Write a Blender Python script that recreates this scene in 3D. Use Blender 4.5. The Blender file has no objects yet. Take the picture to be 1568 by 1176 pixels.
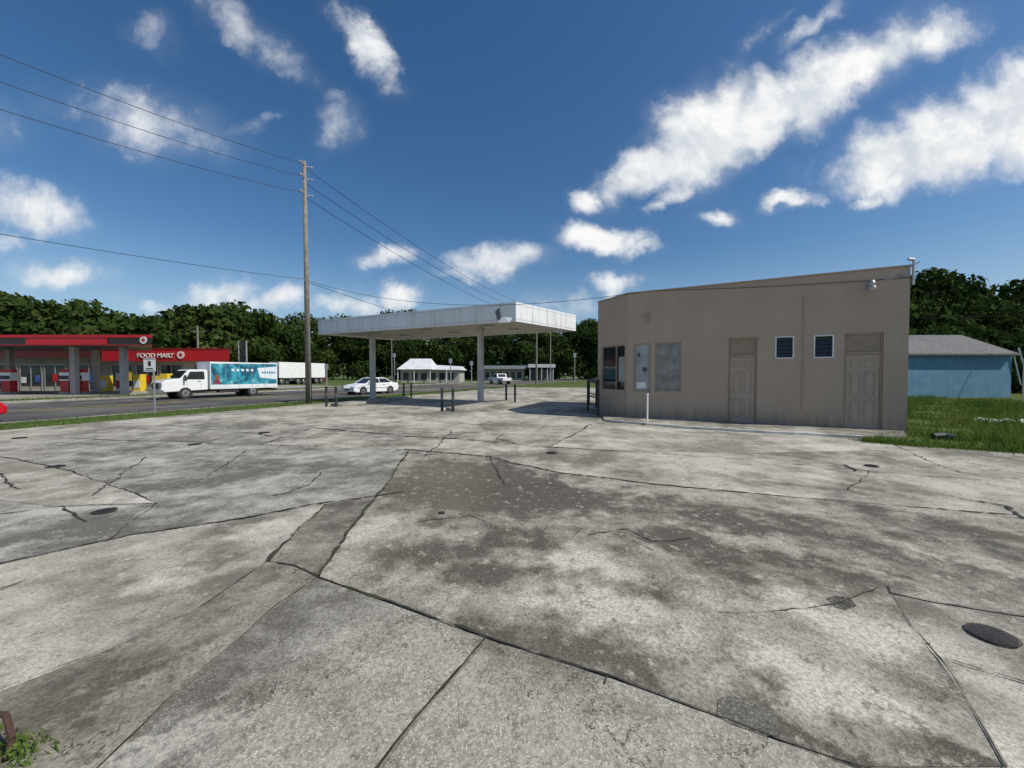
import bpy, math, random
import numpy as np
from mathutils import Vector, Matrix
random.seed(7); rng=np.random.default_rng(7)
S=bpy.context.scene
S.view_settings.view_transform='Standard'; S.view_settings.look='None'; S.view_settings.exposure=0
COL=S.collection
# ---------------- camera ----------------
CH=1.6; FP=600.0; PITCH=math.atan(0.025)
cam=bpy.data.cameras.new('camera'); camo=bpy.data.objects.new('camera',cam); COL.objects.link(camo)
camo.location=(0,0,CH); camo.rotation_euler=(math.radians(90)-PITCH,0,0)
cam.sensor_width=36; cam.lens=36*FP/1568; cam.clip_start=0.05; cam.clip_end=3000
S.camera=camo
# survey helpers: bearings measured on the photograph -> metric world positions on the ground / vertical planes
def ray(px,py):
    c,s=math.cos(PITCH),math.sin(PITCH); v=588-py
    return Vector((px-784, FP*c+v*s, -FP*s+v*c))
def gp(px,py,z=0.0):
    d=ray(px,py); t=(z-CH)/d.z
    return Vector((d.x*t,d.y*t,z))
def at(px,py,Y):
    d=ray(px,py); t=Y/d.y
    return Vector((d.x*t,Y,CH+d.z*t))
# ---------------- mesh builder ----------------
class MB:
    def __init__(s): s.v=[];s.f=[];s.m=[]
    def add(s,vs,fs,mi=0):
        o=len(s.v); s.v+= [tuple(v) for v in vs]
        for f in fs: s.f.append([i+o for i in f]); s.m.append(mi)
        return s
    def box(s,x0,x1,y0,y1,z0,z1,mi=0):
        vs=[(x,y,z) for z in (z0,z1) for y in (y0,y1) for x in (x0,x1)]
        return s.add(vs,[(0,2,3,1),(4,5,7,6),(0,1,5,4),(2,6,7,3),(0,4,6,2),(1,3,7,5)],mi)
    def frustum(s,b,t,mi=0,mit=None):
        vs=[(b[0],b[2],b[4]),(b[1],b[2],b[4]),(b[1],b[3],b[4]),(b[0],b[3],b[4]),(t[0],t[2],t[4]),(t[1],t[2],t[4]),(t[1],t[3],t[4]),(t[0],t[3],t[4])]
        s.add(vs,[(0,3,2,1),(0,1,5,4),(1,2,6,5),(2,3,7,6),(3,0,4,7)],mi)
        s.add(vs,[(4,5,6,7)],mi if mit is None else mit); return s
    def tube(s,p0,p1,r0,r1=None,seg=10,mi=0):
        r1=r0 if r1 is None else r1
        p0=Vector(p0);p1=Vector(p1); d=(p1-p0).normalized()
        a=d.orthogonal().normalized(); b=d.cross(a)
        vs=[];
        for p,r in ((p0,r0),(p1,r1)):
            for i in range(seg):
                t=2*math.pi*i/seg; vs.append(p+a*math.cos(t)*r+b*math.sin(t)*r)
        fs=[(i,(i+1)%seg,seg+(i+1)%seg,seg+i) for i in range(seg)]
        fs.append(tuple(range(seg))[::-1]); fs.append(tuple(range(seg,2*seg)))
        return s.add(vs,fs,mi)
    def prism(s,prof,y0,y1,mi=0):
        n=len(prof); vs=[(x,y0,z) for x,z in prof]+[(x,y1,z) for x,z in prof]
        fs=[(i,(i+1)%n,n+(i+1)%n,n+i) for i in range(n)]+[tuple(range(n))[::-1],tuple(range(n,2*n))]
        return s.add(vs,fs,mi)
    def slab(s,pts,z0,z1,mi=0):
        n=len(pts); vs=[(p[0],p[1],z0) for p in pts]+[(p[0],p[1],z1) for p in pts]
        fs=[(i,(i+1)%n,n+(i+1)%n,n+i) for i in range(n)]+[tuple(range(n))[::-1],tuple(range(n,2*n))]
        return s.add(vs,fs,mi)
    def make(s,name,mats,parent=None,loc=(0,0,0),rz=0,bevel=0,smooth=False):
        me=bpy.data.meshes.new(name); me.from_pydata(s.v,[],s.f)
        if not isinstance(mats,(list,tuple)): mats=[mats]
        for m in mats: me.materials.append(m)
        me.polygons.foreach_set('material_index',s.m)
        import bmesh
        bm=bmesh.new(); bm.from_mesh(me); bmesh.ops.recalc_face_normals(bm,faces=bm.faces); bm.to_mesh(me); bm.free()
        me.update()
        o=bpy.data.objects.new(name,me); COL.objects.link(o)
        o.location=loc; o.rotation_euler=(0,0,rz)
        if parent: o.parent=parent
        if bevel:
            b=o.modifiers.new('bevel','BEVEL'); b.width=bevel; b.segments=2; b.limit_method='ANGLE'; b.angle_limit=math.radians(35)
        if smooth:
            for p in me.polygons: p.use_smooth=True
        return o
def empty(name,loc=(0,0,0),rz=0):
    e=bpy.data.objects.new(name,None); COL.objects.link(e); e.location=loc; e.rotation_euler=(0,0,rz); e.empty_display_size=.3; return e
def sheet(name,pts,z,mat):
    me=bpy.data.meshes.new(name); me.from_pydata([(p[0],p[1],z) for p in pts],[],[list(range(len(pts)))])
    me.materials.append(mat); me.update()
    if me.polygons[0].normal.z<0: me.flip_normals()
    o=bpy.data.objects.new(name,me); COL.objects.link(o); return o
# ---------------- materials ----------------
class NT:
    def __init__(s,t): s.t=t; t.nodes.clear()
    def n(s,ty,**k):
        nd=s.t.nodes.new(ty)
        for a,b in k.items(): setattr(nd,a,b)
        return nd
    def l(s,a,b): s.t.links.new(a,b)
    def math(s,op,a,b=None,c=None,clamp=False):
        nd=s.n('ShaderNodeMath',operation=op,use_clamp=clamp)
        for i,x in enumerate((a,b,c)):
            if x is None: continue
            if isinstance(x,(int,float)): nd.inputs[i].default_value=x
            else: s.l(x,nd.inputs[i])
        return nd.outputs[0]
    def vm(s,op,a,b=None,sc=None):
        nd=s.n('ShaderNodeVectorMath',operation=op)
        for i,x in enumerate((a,b)):
            if x is None: continue
            if isinstance(x,(tuple,list)): nd.inputs[i].default_value=x
            else: s.l(x,nd.inputs[i])
        if sc is not None: nd.inputs['Scale'].default_value=sc
        return nd.outputs['Value'] if op=='LENGTH' else nd.outputs[0]
    def noise(s,vec,sc,det=4,rough=.55,dist=0):
        nd=s.n('ShaderNodeTexNoise'); nd.inputs['Scale'].default_value=sc; nd.inputs['Detail'].default_value=det
        nd.inputs['Roughness'].default_value=rough; nd.inputs['Distortion'].default_value=dist
        if vec is not None: s.l(vec,nd.inputs['Vector'])
        return nd
    def mr(s,val,a,b,c=0,d=1,smooth=False):
        nd=s.n('ShaderNodeMapRange'); 
        if smooth: nd.interpolation_type='SMOOTHSTEP'
        nd.inputs['From Min'].default_value=a; nd.inputs['From Max'].default_value=b
        nd.inputs['To Min'].default_value=c; nd.inputs['To Max'].default_value=d
        s.l(val,nd.inputs['Value']); return nd.outputs[0]
    def mix(s,f,a,b,mode='MIX'):
        nd=s.n('ShaderNodeMix',data_type='RGBA',blend_type=mode)
        if isinstance(f,(int,float)): nd.inputs[0].default_value=f
        else: s.l(f,nd.inputs[0])
        for i,x in ((6,a),(7,b)):
            if isinstance(x,(tuple,list)): nd.inputs[i].default_value=(*x[:3],1)
            else: s.l(x,nd.inputs[i])
        return nd.outputs[2]
def newmat(name):
    m=bpy.data.materials.new(name); m.use_nodes=True; return m,NT(m.node_tree)
def finish(t,col,rough=.8,bump=None,bs=.3,bd=.02,metal=0,spec=None):
    b=t.n('ShaderNodeBsdfPrincipled'); o=t.n('ShaderNodeOutputMaterial')
    if isinstance(col,(tuple,list)): b.inputs['Base Color'].default_value=(*col[:3],1)
    else: t.l(col,b.inputs['Base Color'])
    if isinstance(rough,(int,float)): b.inputs['Roughness'].default_value=rough
    else: t.l(rough,b.inputs['Roughness'])
    b.inputs['Metallic'].default_value=metal
    if spec is not None: b.inputs['Specular IOR Level'].default_value=spec
    if bump is not None:
        bn=t.n('ShaderNodeBump'); bn.inputs['Strength'].default_value=bs; bn.inputs['Distance'].default_value=bd
        t.l(bump,bn.inputs['Height']); t.l(bn.outputs[0],b.inputs['Normal'])
    t.l(b.outputs[0],o.inputs[0]); return b
_mc={}
def M(name,c,rough=.6,var=.12,sc=3,metal=0,bs=.1,spec=None):
    if name in _mc: return _mc[name]
    m,t=newmat(name); tc=t.n('ShaderNodeTexCoord')
    n=t.noise(tc.outputs['Object'],sc,4); f=t.mr(n.outputs[0],.3,.7)
    col=t.mix(f,tuple(x*(1-var) for x in c),tuple(min(1,x*(1+var)) for x in c))
    if bs>.15: finish(t,col,rough,t.noise(tc.outputs['Object'],sc*9,2).outputs[0],bs,.01,metal,spec)
    else: finish(t,col,rough,None,0,0,metal,spec)
    _mc[name]=m; return m
def concrete(name,light,dark,agg=.5,stains=(),nscale=.45,seed=0,lo=.2,hi=.84,cracks=True):
    m,t=newmat(name); g=t.n('ShaderNodeNewGeometry'); P=g.outputs['Position']
    P2=t.vm('ADD',P,(seed*13.7,seed*7.1,0))
    n1=t.noise(P2,nscale,6,.66,.25); n2=t.noise(P2,nscale*4.2,5,.68,.2); n3=t.noise(P2,nscale*.3,2,.5)
    def cen(o,k): return t.math('MULTIPLY_ADD',o,k,-k*.5)
    f=t.math('ADD',cen(n1.outputs[0],2.3),cen(n2.outputs[0],1.6)); f=t.math('ADD',f,cen(n3.outputs[0],.8)); acc=t.math('ADD',f,.5)
    if stains:
        w2=t.vm('SCALE',t.vm('SUBTRACT',n2.outputs['Color'],(.5,.5,.5)),None,1.1)
        w3=t.vm('ADD',P,w2)
    for (px,py,rx,ry,amt) in stains:
        c=gp(px,py); a=rx*c.y/FP; b=(gp(px,py-ry).y-gp(px,py+ry).y)/2
        mp=t.n('ShaderNodeMapping',vector_type='TEXTURE'); t.l(w3,mp.inputs['Vector'])
        ang=math.atan2(-c.x,c.y)*.8
        mp.inputs['Location'].default_value=(c.x,c.y,0); mp.inputs['Rotation'].default_value=(0,0,ang); mp.inputs['Scale'].default_value=(max(a,.05),max(b,.05),50)
        acc=t.math('ADD',acc,t.mr(t.vm('LENGTH',mp.outputs[0]),1.3,.15,0,amt*1.3,True))
    f=t.mr(acc,lo,hi)
    col=t.mix(f,dark,light)
    col=t.mix(t.mr(n3.outputs[0],.48,.68,0,.35),col,(.39,.335,.245))
    n4=t.noise(P2,48,2,.75); col=t.mix(t.mr(n4.outputs[0],.38,.68,0,.55),col,tuple(x*.45 for x in dark),'MIX')
    n5=t.noise(P2,7,4,.75); col=t.mix(t.mr(n5.outputs[0],.42,.36,0,.5),col,tuple(x*.6 for x in dark)); col=t.mix(t.mr(n5.outputs[0],.58,.66,0,.45),col,light)
    v=t.n('ShaderNodeTexVoronoi'); v.inputs['Scale'].default_value=105; t.l(P2,v.inputs['Vector'])
    sep=t.n('ShaderNodeSeparateColor'); t.l(v.outputs['Color'],sep.inputs[0])
    am=t.mr(n1.outputs[0],.38,.58,.25*agg,agg)
    ff=t.math('MULTIPLY',t.math('MULTIPLY',t.mr(v.outputs['Distance'],.44,.30),t.mr(sep.outputs[0],.45,.8)),am,clamp=True)
    col=t.mix(ff,col,(.68,.64,.55))
    sd=t.math('MULTIPLY',t.math('MULTIPLY',t.mr(sep.outputs[1],.7,.85),t.mr(v.outputs['Distance'],.5,.3)),t.math('MULTIPLY',am,.8),clamp=True)
    col=t.mix(sd,col,(.09,.082,.066))
    if cracks:
        wv=t.vm('ADD',P2,t.vm('SCALE',t.vm('SUBTRACT',n2.outputs['Color'],(.5,.5,.5)),None,1.3))
        vc=t.n('ShaderNodeTexVoronoi',feature='DISTANCE_TO_EDGE'); vc.inputs['Scale'].default_value=.42; t.l(wv,vc.inputs['Vector'])
        ln=t.math('MULTIPLY',t.mr(vc.outputs['Distance'],.005,.0015),t.mr(n3.outputs[0],.46,.54,0,.85)); col=t.mix(ln,col,(.045,.04,.03))
    finish(t,col,.92,n4.outputs[0],.55,.01,spec=.2); return m
STAINS=[(700,735,130,38,-.55),(830,765,200,22,-.38),(640,850,110,35,-.26),(760,880,120,20,-.16),(900,865,90,22,.42),(950,940,130,30,.42),
 (930,1005,80,22,-.25),(1250,850,170,22,.30),(1300,950,150,45,.40),(1180,1015,120,50,.28),(1100,800,150,14,-.28),(1150,770,240,14,.14),(1420,800,160,16,-.22),(300,1120,120,34,.45),
 (400,815,70,18,.36),(300,880,130,20,.25),(130,770,80,16,.25),(250,700,140,10,.22),(330,735,180,12,-.28),(60,820,120,20,-.3),(180,1060,120,20,-.25),(280,1000,90,18,-.2),
 (640,645,200,7,.15),(960,672,90,10,.4),(1150,700,190,10,.2),(860,700,180,9,-.2),(1350,1080,150,50,.32),(1500,860,120,20,.3),(1040,830,60,12,-.4),(1220,1120,90,26,-.25),(700,1000,90,30,-.18)]
m_con=concrete('concrete_lot',(.65,.61,.515),(.19,.175,.14),.45,STAINS)
m_con_dark=concrete('concrete_weathered',(.63,.585,.49),(.112,.101,.078),.45,STAINS,seed=2,nscale=.6,lo=.2,hi=.98)
m_con_blue=concrete('concrete_grey',(.55,.52,.455),(.15,.142,.12),.55,STAINS,nscale=.7,seed=4)
m_con_trench=concrete('concrete_trench_patch',(.40,.37,.305),(.12,.109,.085),.2,STAINS[12:24],seed=5,nscale=.7)
m_con_agg=concrete('concrete_aggregate',(.45,.425,.36),(.15,.138,.11),.85,STAINS,seed=6,nscale=.8)
m_con_light=concrete('concrete_light',(.66,.62,.53),(.27,.245,.2),.2,(),seed=8)
m_gravel=concrete('asphalt_patch',(.18,.172,.15),(.05,.047,.04),.7,seed=9)
m_asph=concrete('asphalt_road',(.14,.135,.13),(.07,.068,.066),.1,seed=10,cracks=False)
m_kerb=concrete('kerb_concrete',(.46,.44,.39),(.25,.235,.205),.1,seed=11,cracks=False)
m_crack=M('crack_dirt',(.042,.036,.026),.95,.5,9)
m_white_l=M('road_paint',(.62,.62,.58),.7,.2,4)
m_yel_l=M('road_paint_yellow',(.6,.42,.06),.7,.2,4)
def grassmat(name,a,b,c):
    m,t=newmat(name); g=t.n('ShaderNodeNewGeometry')
    n=t.noise(g.outputs['Position'],.7,6,.65); n2=t.noise(g.outputs['Position'],14,4,.7)
    col=t.mix(t.mr(n.outputs[0],.35,.65),a,b); col=t.mix(t.mr(n2.outputs[0],.4,.75,0,.6),col,c)
    finish(t,col,.95,n2.outputs[0],.8,.05,spec=.1); return m
m_grass=grassmat('grass_ground',(.045,.085,.02),(.10,.14,.035),(.15,.15,.07))
def leafmat(name,stops,trans=.25,lscale=.12):
    m,t=newmat(name); g=t.n('ShaderNodeNewGeometry')
    n=t.noise(g.outputs['Position'],lscale,3,.6)
    f=t.math('ADD',t.math('MULTIPLY',g.outputs['Random Per Island'],.5),t.mr(n.outputs[0],.3,.7,-.1,.6),clamp=True)
    cr=t.n('ShaderNodeValToRGB'); e=cr.color_ramp.elements
    e[0].position=0;e[0].color=(*stops[0],1);e[1].position=1;e[1].color=(*stops[-1],1)
    for i,s_ in enumerate(stops[1:-1]): q=e.new((i+1)/(len(stops)-1)); q.color=(*s_,1)
    t.l(f,cr.inputs[0])
    d=t.n('ShaderNodeBsdfDiffuse'); tr=t.n('ShaderNodeBsdfTranslucent'); mx=t.n('ShaderNodeMixShader'); mx.inputs[0].default_value=trans
    t.l(cr.outputs[0],d.inputs[0]); t.l(cr.outputs[0],tr.inputs[0]); t.l(d.outputs[0],mx.inputs[1]); t.l(tr.outputs[0],mx.inputs[2])
    o=t.n('ShaderNodeOutputMaterial'); t.l(mx.outputs[0],o.inputs[0]); return m
m_leaf=leafmat('tree_foliage',[(.016,.032,.010),(.030,.052,.014),(.050,.078,.021),(.080,.110,.032)],.22)
m_blade=leafmat('grass_blades',[(.055,.11,.02),(.09,.155,.03),(.14,.21,.045),(.22,.24,.09)],.3,.8)
m_bark=M('bark',(.09,.07,.055),.9,.3,4)
m_dark=M('dark_void',(.015,.015,.017),.5,.2)  # near-black colour standing in for the shade inside hollows
m_black=M('black_paint',(.03,.03,.032),.5,.3,8)
m_rust=M('rusty_iron',(.07,.035,.025),.8,.45,14)
m_wood=M('weathered_pole_wood',(.20,.185,.155),.9,.25,5,bs=.4)
m_wire=M('wire_black',(.03,.03,.03),.6)
m_galv=M('galvanised_steel',(.42,.43,.44),.45,.12,5,.5)
m_white=M('white_paint',(.78,.78,.76),.45,.05,2)
m_wpaint=M('white_car_paint',(.80,.80,.80),.2,.02,1,bs=0)
m_glass=M('window_glass_dark',(.02,.026,.03),.08,.2,1,bs=0)
m_rubber=M('tyre_rubber',(.025,.025,.025),.85,.2)
m_chrome=M('bright_trim',(.6,.6,.6),.25,.05,2,.9,bs=0)
m_red=M('red_fascia',(.50,.012,.018),.45,.08,1)
m_redlight=M('tail_lamp_red',(.5,.02,.02),.3)
m_yel=M('yellow_poster',(.75,.55,.05),.5)
# ---------------- geometry of the road ----------------
rd=Vector((.36,.933,0)).normalized(); rn=Vector((-rd.y,rd.x,0))
def R(o,t): 
    p=rn*o+rd*t; return (p.x,p.y)
TER=-.13
sheet('ground',[(-900,-900),(900,-900),(900,1500),(-900,1500)],TER,m_grass)
sheet('road',[R(20.3,-300),R(20.3,700),R(36,700),R(36,-300)],TER+.012,m_asph)
mk=MB()
for o in (24.1,27.3,32.4):
    t=-60
    while t<300:
        a,b,c,d=R(o,t),R(o+.12,t),R(o+.12,t+3),R(o,t+3); mk.add([(*q,TER+.017) for q in (a,b,c,d)],[(0,1,2,3)],0 if o!=27.3 else 1); t+=12
for o in (28.0,28.25): mk.add([(*R(o,-100),TER+.017),(*R(o+.1,-100),TER+.017),(*R(o+.1,400),TER+.017),(*R(o,400),TER+.017)],[(0,1,2,3)],1)
for o in (20.75,35.6): mk.add([(*R(o,-100),TER+.017),(*R(o+.1,-100),TER+.017),(*R(o+.1,400),TER+.017),(*R(o,400),TER+.017)],[(0,1,2,3)],0)
mk.make('road_markings',[m_white_l,m_yel_l])
# building key points
A=gp(960,640); E=gp(1388,663); B=gp(915,633)
wd=(E-A).normalized(); wi=Vector((-wd.y,wd.x,0))
# lot slab
g1=gp(1322,676); g2=gp(1400,683); g3=gp(1568,694)
C1=B+rd*6; D1=E+wi*7
lot=[R(17.6,-60),R(17.6,44),R(8,47),R(-4,44),(C1.x+.5,C1.y),(A.x+1.0,A.y+.6),(E.x-.3,E.y+.5),(E.x-.4,E.y-.15),(g1.x,g1.y),(g2.x,g2.y),(g3.x,g3.y),(40,g3.y-9),(60,-60)]
lo_=MB().slab(lot,TER-.1,0).make('concrete_lot',m_con)
MB().slab([R(17.6,-60),R(20.15,-60),R(20.15,200),R(17.6,200)],TER-.1,-.006).make('grass_verge',m_grass)
MB().slab([R(20.15,-60),R(20.3,-60),R(20.3,260),R(20.15,260)],TER-.1,.01).make('kerb',m_kerb)
MB().slab([R(36,-60),R(36.15,-60),R(36.15,260),R(36,260)],TER-.1,.01).make('kerb',m_kerb)
MB().slab([R(36.15,-60),R(38.4,-60),R(38.4,20),R(38.4,140),R(36.15,140)],TER-.1,0).make('grass_verge',m_grass)
MB().slab([R(38.4,-60),R(90,-60),R(90,42),R(38.4,42)],TER-.1,-.01).make('service_station_forecourt',m_kerb)
gr=[(g1.x,g1.y),(g2.x,g2.y),(g3.x,g3.y),(40,g3.y-9),(120,10),(120,80),(14,60),(D1.x,D1.y),(E.x-.4,E.y-.15)]
MB().slab(gr,TER-.1,-.008).make('grass_field',m_grass)
def pxpoly(pts): return [tuple(gp(*p)[:2]) for p in pts]
sheet('concrete_slab',pxpoly([(-200,870),(0,865),(200,820),(370,795),(500,770),(620,752),(628,690),(400,681),(140,673),(-200,700)]),.003,m_con_blue)
sheet('trench_patch',pxpoly([(500,771),(622,752),(575,765),(535,815),(510,850),(488,885),(415,936),(330,1010),(255,1075),(140,1190),(-60,1190),(-60,1080),(0,1060),(180,990),(300,935),(410,860),(450,820)]),.0045,m_con_trench)
sheet('concrete_slab',pxpoly([(628,690),(750,701),(840,722),(1000,742),(1200,760),(1420,778),(1568,792),(1800,812),(1800,985),(1600,950),(1440,925),(1360,908),(1395,960),(1440,1020),(1500,1100),(1545,1176),(1320,1176),(1180,1130),(1090,1095),(940,1040),(850,1012),(745,978),(600,925),(488,885),(510,850),(535,815),(575,765),(600,730)]),.006,m_con_dark)
sheet('concrete_slab',pxpoly([(488,887),(600,927),(743,980),(700,1032),(640,1100),(560,1195),(120,1195),(160,1165),(255,1077),(330,1012),(415,937)]),.0075,m_con_agg)
sheet('concrete_slab',pxpoly([(747,981),(850,1015),(940,1043),(1090,1098),(1180,1133),(1360,1200),(570,1200),(640,1103),(702,1034)]),.0075,m_con_agg)
sheet('concrete_slab',pxpoly([(90,777),(238,771),(180,745),(110,722),(10,700),(-60,760)]),.0075,m_con_light)
sheet('concrete_slab',pxpoly([(905,650),(845,684),(960,691),(1160,694),(1330,690),(1300,672),(1050,658)]),.0045,m_con_light)
sheet('asphalt_patch',pxpoly([(1100,1072),(1122,1068),(1140,1075),(1168,1086),(1190,1100),(1196,1128),(1172,1131),(1150,1122),(1120,1112),(1098,1100)]),.010,m_gravel)
sheet('asphalt_patch',pxpoly([(1265,918),(1282,914),(1300,916),(1312,930),(1296,936),(1280,932)]),.009,m_gravel)
ck=MB(); weedpts=[]
def strip(pts,w,z=.0125,jit=.02,weed=0,world=False):
    P=[Vector(p) if world else gp(*p) for p in pts]
    out=[]
    for a,b in zip(P[:-1],P[1:]):
        n=max(2,int((b-a).length/.06))
        for i in range(n): out.append(a.lerp(b,i/n))
    out.append(P[-1]); ls=[];rs=[];off=0; g_=1
    for i,p in enumerate(out):
        q=out[min(i+1,len(out)-1)]-out[max(i-1,0)]
        if q.length<1e-6: q=Vector((1,0,0))
        q.normalize(); nn=Vector((-q.y,q.x,0)); off=off*.85+random.uniform(-jit,jit)*.7
        g_=min(1.6,max(.3,g_+random.uniform(-.25,.25)))
        ww=w*g_*random.uniform(.6,1.3)*.6
        if random.random()<.10: ww*=.2
        c=p+nn*off; ls.append(c+nn*ww); rs.append(c-nn*ww*random.uniform(.6,1.4))
        if weed and random.random()<weed*.6: weedpts.append(c.copy())
    n=len(out); vs=[(v.x,v.y,z) for v in ls+rs]
    ck.add(vs,[(i,i+1,n+i+1,n+i) for i in range(n-1)])
J=[([(628,688),(600,730),(575,765),(535,815),(510,850),(488,885)],.034,.014,.6),
([(488,885),(600,925),(745,978),(850,1012),(940,1040),(1090,1095),(1180,1130),(1340,1186)],.013,.006,.2),
([(745,978),(700,1030),(640,1100),(570,1190)],.010,.004,.0),
([(488,885),(415,935),(330,1010),(255,1075),(140,1190)],.008,.007,.0),
([(500,773),(450,820),(410,860)],.024,.014,.3),([(410,860),(300,935),(180,990),(-40,1072)],.009,.007,0),
([(488,885),(450,868),(410,860)],.012,.008,0),
([(-60,870),(0,865),(200,820),(370,795),(500,770),(620,753)],.02,.02,0),
([(620,688),(750,700),(840,722),(1000,742),(1200,760),(1420,778),(1568,792)],.028,.02,.05),
([(1360,900),(1395,960),(1440,1010),(1500,1100),(1550,1190)],.011,.006,.04),([(1360,908),(1440,925),(1600,950)],.010,.006,0),([(1440,1008),(1600,1055)],.008,.006,0),
([(905,650),(880,665),(840,685)],.05,.03,0),([(700,672),(840,685),(960,692),(1100,700),(1330,722),(1568,740)],.025,.02,.02),
([(140,673),(400,681),(628,690)],.035,.03,0),([(0,700),(110,722),(240,771),(90,777)],.02,.02,0),([(-20,790),(90,777),(130,800)],.02,.02,0),
([(1370,681),(1420,705),(1470,725),(1568,735)],.03,.03,.35),([(1470,764),(1540,776),(1568,796)],.025,.02,.35),
([(240,771),(165,830)],.012,.02,0),([(480,655),(620,668),(700,672)],.04,.03,0),([(600,640),(720,650),(905,655)],.03,.03,0),([(400,681),(480,655)],.03,.03,0),
([(225,700),(140,760)],.02,.03,0),([(380,690),(300,740),(170,770)],.014,.03,0),([(750,700),(775,745),(840,742),(935,760)],.014,.02,0),
([(900,820),(960,812),(1000,830),(1060,825)],.008,.02,0),([(930,1035),(925,1050)],.007,.01,.0),([(1000,845),(900,800),(870,830)],.006,.02,0),
([(1180,740),(1300,752),(1330,722)],.014,.03,0),([(0,905),(40,890)],.012,.01,0),([(1290,712),(1310,722)],.03,.03,0),([(770,665),(760,672),(790,680)],.04,.03,0),
([(500,720),(470,745),(420,760)],.014,.04,0),([(1100,940),(1200,935),(1290,925),(1350,905)],.005,.015,0),([(650,700),(690,660)],.014,.04,0),([(30,750),(0,725)],.02,.03,0),
([(560,665),(700,662),(860,668)],.02,.03,0),([(640,800),(720,790),(760,810)],.005,.02,0),([(1180,820),(1260,860),(1370,850)],.005,.02,0),([(250,650),(420,668)],.03,.04,0)]
for p,w,j,wd_ in J: strip(p,w,jit=j,weed=wd_)
ck.make('pavement_cracks',m_crack)
m_iron=M('cast_iron',(.05,.045,.045),.6,.3,20,.4,bs=.4)
def cover(px,py,r):
    c=gp(px,py); e=empty('manhole_cover',(c.x,c.y,.006))
    mb=MB(); mb.tube((0,0,0),(0,0,.012),r,r,28,0); 
    for i in range(-3,4):
        h=math.sqrt(max(0,(r*.8)**2-(i*r*.22)**2)); mb.box(-h,h,i*r*.22-.004,i*r*.22+.004,.012,.015,0)
    mb.make('lid',m_iron,e)
    rb=MB(); n=28
    vs=[(math.cos(a)*q,math.sin(a)*q,.009) for q in (r*1.03,r*1.13) for a in [2*math.pi*i/n for i in range(n)]]
    rb.add(vs,[(i,(i+1)%n,n+(i+1)%n,n+i) for i in range(n)]); rb.make('rim',m_rust,e)
for a in [(1520,975,.100),(160,784,.10),(676,787,.035),(85,715,.11),(30,671,.12),(298,681,.12),(405,663,.13),(845,694,.10),(1335,714,.09)]: cover(*a)
# ---------------- grass blades / weeds ----------------
def inpoly(P,poly):
    x,y=P[:,0],P[:,1]; ins=np.zeros(len(P),bool); n=len(poly)
    for i in range(n):
        x1,y1=poly[i];x2,y2=poly[(i+1)%n]
        c=((y1>y)!=(y2>y))&(x<(x2-x1)*(y-y1)/((y2-y1) if y2!=y1 else 1e-9)+x1); ins^=c
    return ins
def quads(name,V,mat,k,parent=None):
    n=len(V)//k; me=bpy.data.meshes.new(name)
    me.vertices.add(len(V)); me.vertices.foreach_set('co',V.astype(np.float32).ravel())
    me.loops.add(n*k); me.loops.foreach_set('vertex_index',np.arange(n*k,dtype=np.int32))
    me.polygons.add(n); me.polygons.foreach_set('loop_start',np.arange(0,n*k,k,dtype=np.int32)); me.polygons.foreach_set('loop_total',np.full(n,k,dtype=np.int32))
    me.materials.append(mat); me.update(calc_edges=True); me.validate()
    o=bpy.data.objects.new(name,me); COL.objects.link(o)
    if parent: o.parent=parent
    return o
def blades(P,h,w):
    n=len(P); a=rng.uniform(0,2*np.pi,n); hh=h*rng.uniform(.4,1.2,n); ww=w*rng.uniform(.6,1.3,n)
    lean=rng.normal(0,.35,(n,2))*hh[:,None]; dx=np.cos(a)*ww; dy=np.sin(a)*ww
    V=np.zeros((n,3,3)); V[:,0]=np.c_[P[:,0]-dx,P[:,1]-dy,P[:,2]]; V[:,1]=np.c_[P[:,0]+dx,P[:,1]+dy,P[:,2]]
    V[:,2]=np.c_[P[:,0]+lean[:,0],P[:,1]+lean[:,1],P[:,2]+hh]; return V.reshape(-1,3)
def scatter(poly,n):
    p=np.array(poly); lo1,hi=p.min(0),p.max(0); Q=rng.uniform(lo1,hi,(n,2)); Q=Q[inpoly(Q,poly)]; return np.c_[Q,np.full(len(Q),-.01)]
near=[(g1.x,g1.y),(g2.x,g2.y),(g3.x,g3.y),(26,g3.y-3),(30,30),(12,30),(D1.x,D1.y),(E.x+.1,E.y)]
Q=scatter(near,190000); d=Q[:,1]; kk=rng.random(len(Q))<np.clip(14/d,0,1)**1.5; Q=Q[kk]
cl=np.sin(Q[:,0]*1.7+np.sin(Q[:,1]*2.1))*np.cos(Q[:,1]*1.3+Q[:,0]*.6)+rng.normal(0,.2,len(Q))
V1=blades(Q[cl>-.5],.13,.011); V2=blades(Q[cl>.45],.32,.014)
edge=[]
for a,b in ((g1,g2),(g2,g3),(Vector((E.x-.4,E.y-.15,0)),g1)):
    for i in range(700):
        p=a.lerp(b,random.random()); r_=abs(random.gauss(0,.25)); edge.append((p.x+random.gauss(0,.1),p.y-r_*.5+.1,0))
V3=blades(np.array(edge),.09,.008)
quads('field_grass',np.r_[V1,V2,V3],m_blade,3)
vp=[R(17.5,-4),R(20.1,-4),R(20.1,45),R(17.5,45)]
quads('verge_grass',blades(scatter(vp,80000),.09,.013),m_blade,3)
vp=[R(36.2,5),R(38.4,5),R(38.4,60),R(36.2,60)]
quads('verge_grass',blades(scatter(vp,35000),.14,.03),m_blade,3)
wp=[]
for c in weedpts:
    for i in range(random.randint(3,12)): wp.append((c.x+random.gauss(0,.015),c.y+random.gauss(0,.015),.0))
quads('crack_weeds',blades(np.array(wp),.03,.004),m_blade,3)
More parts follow.
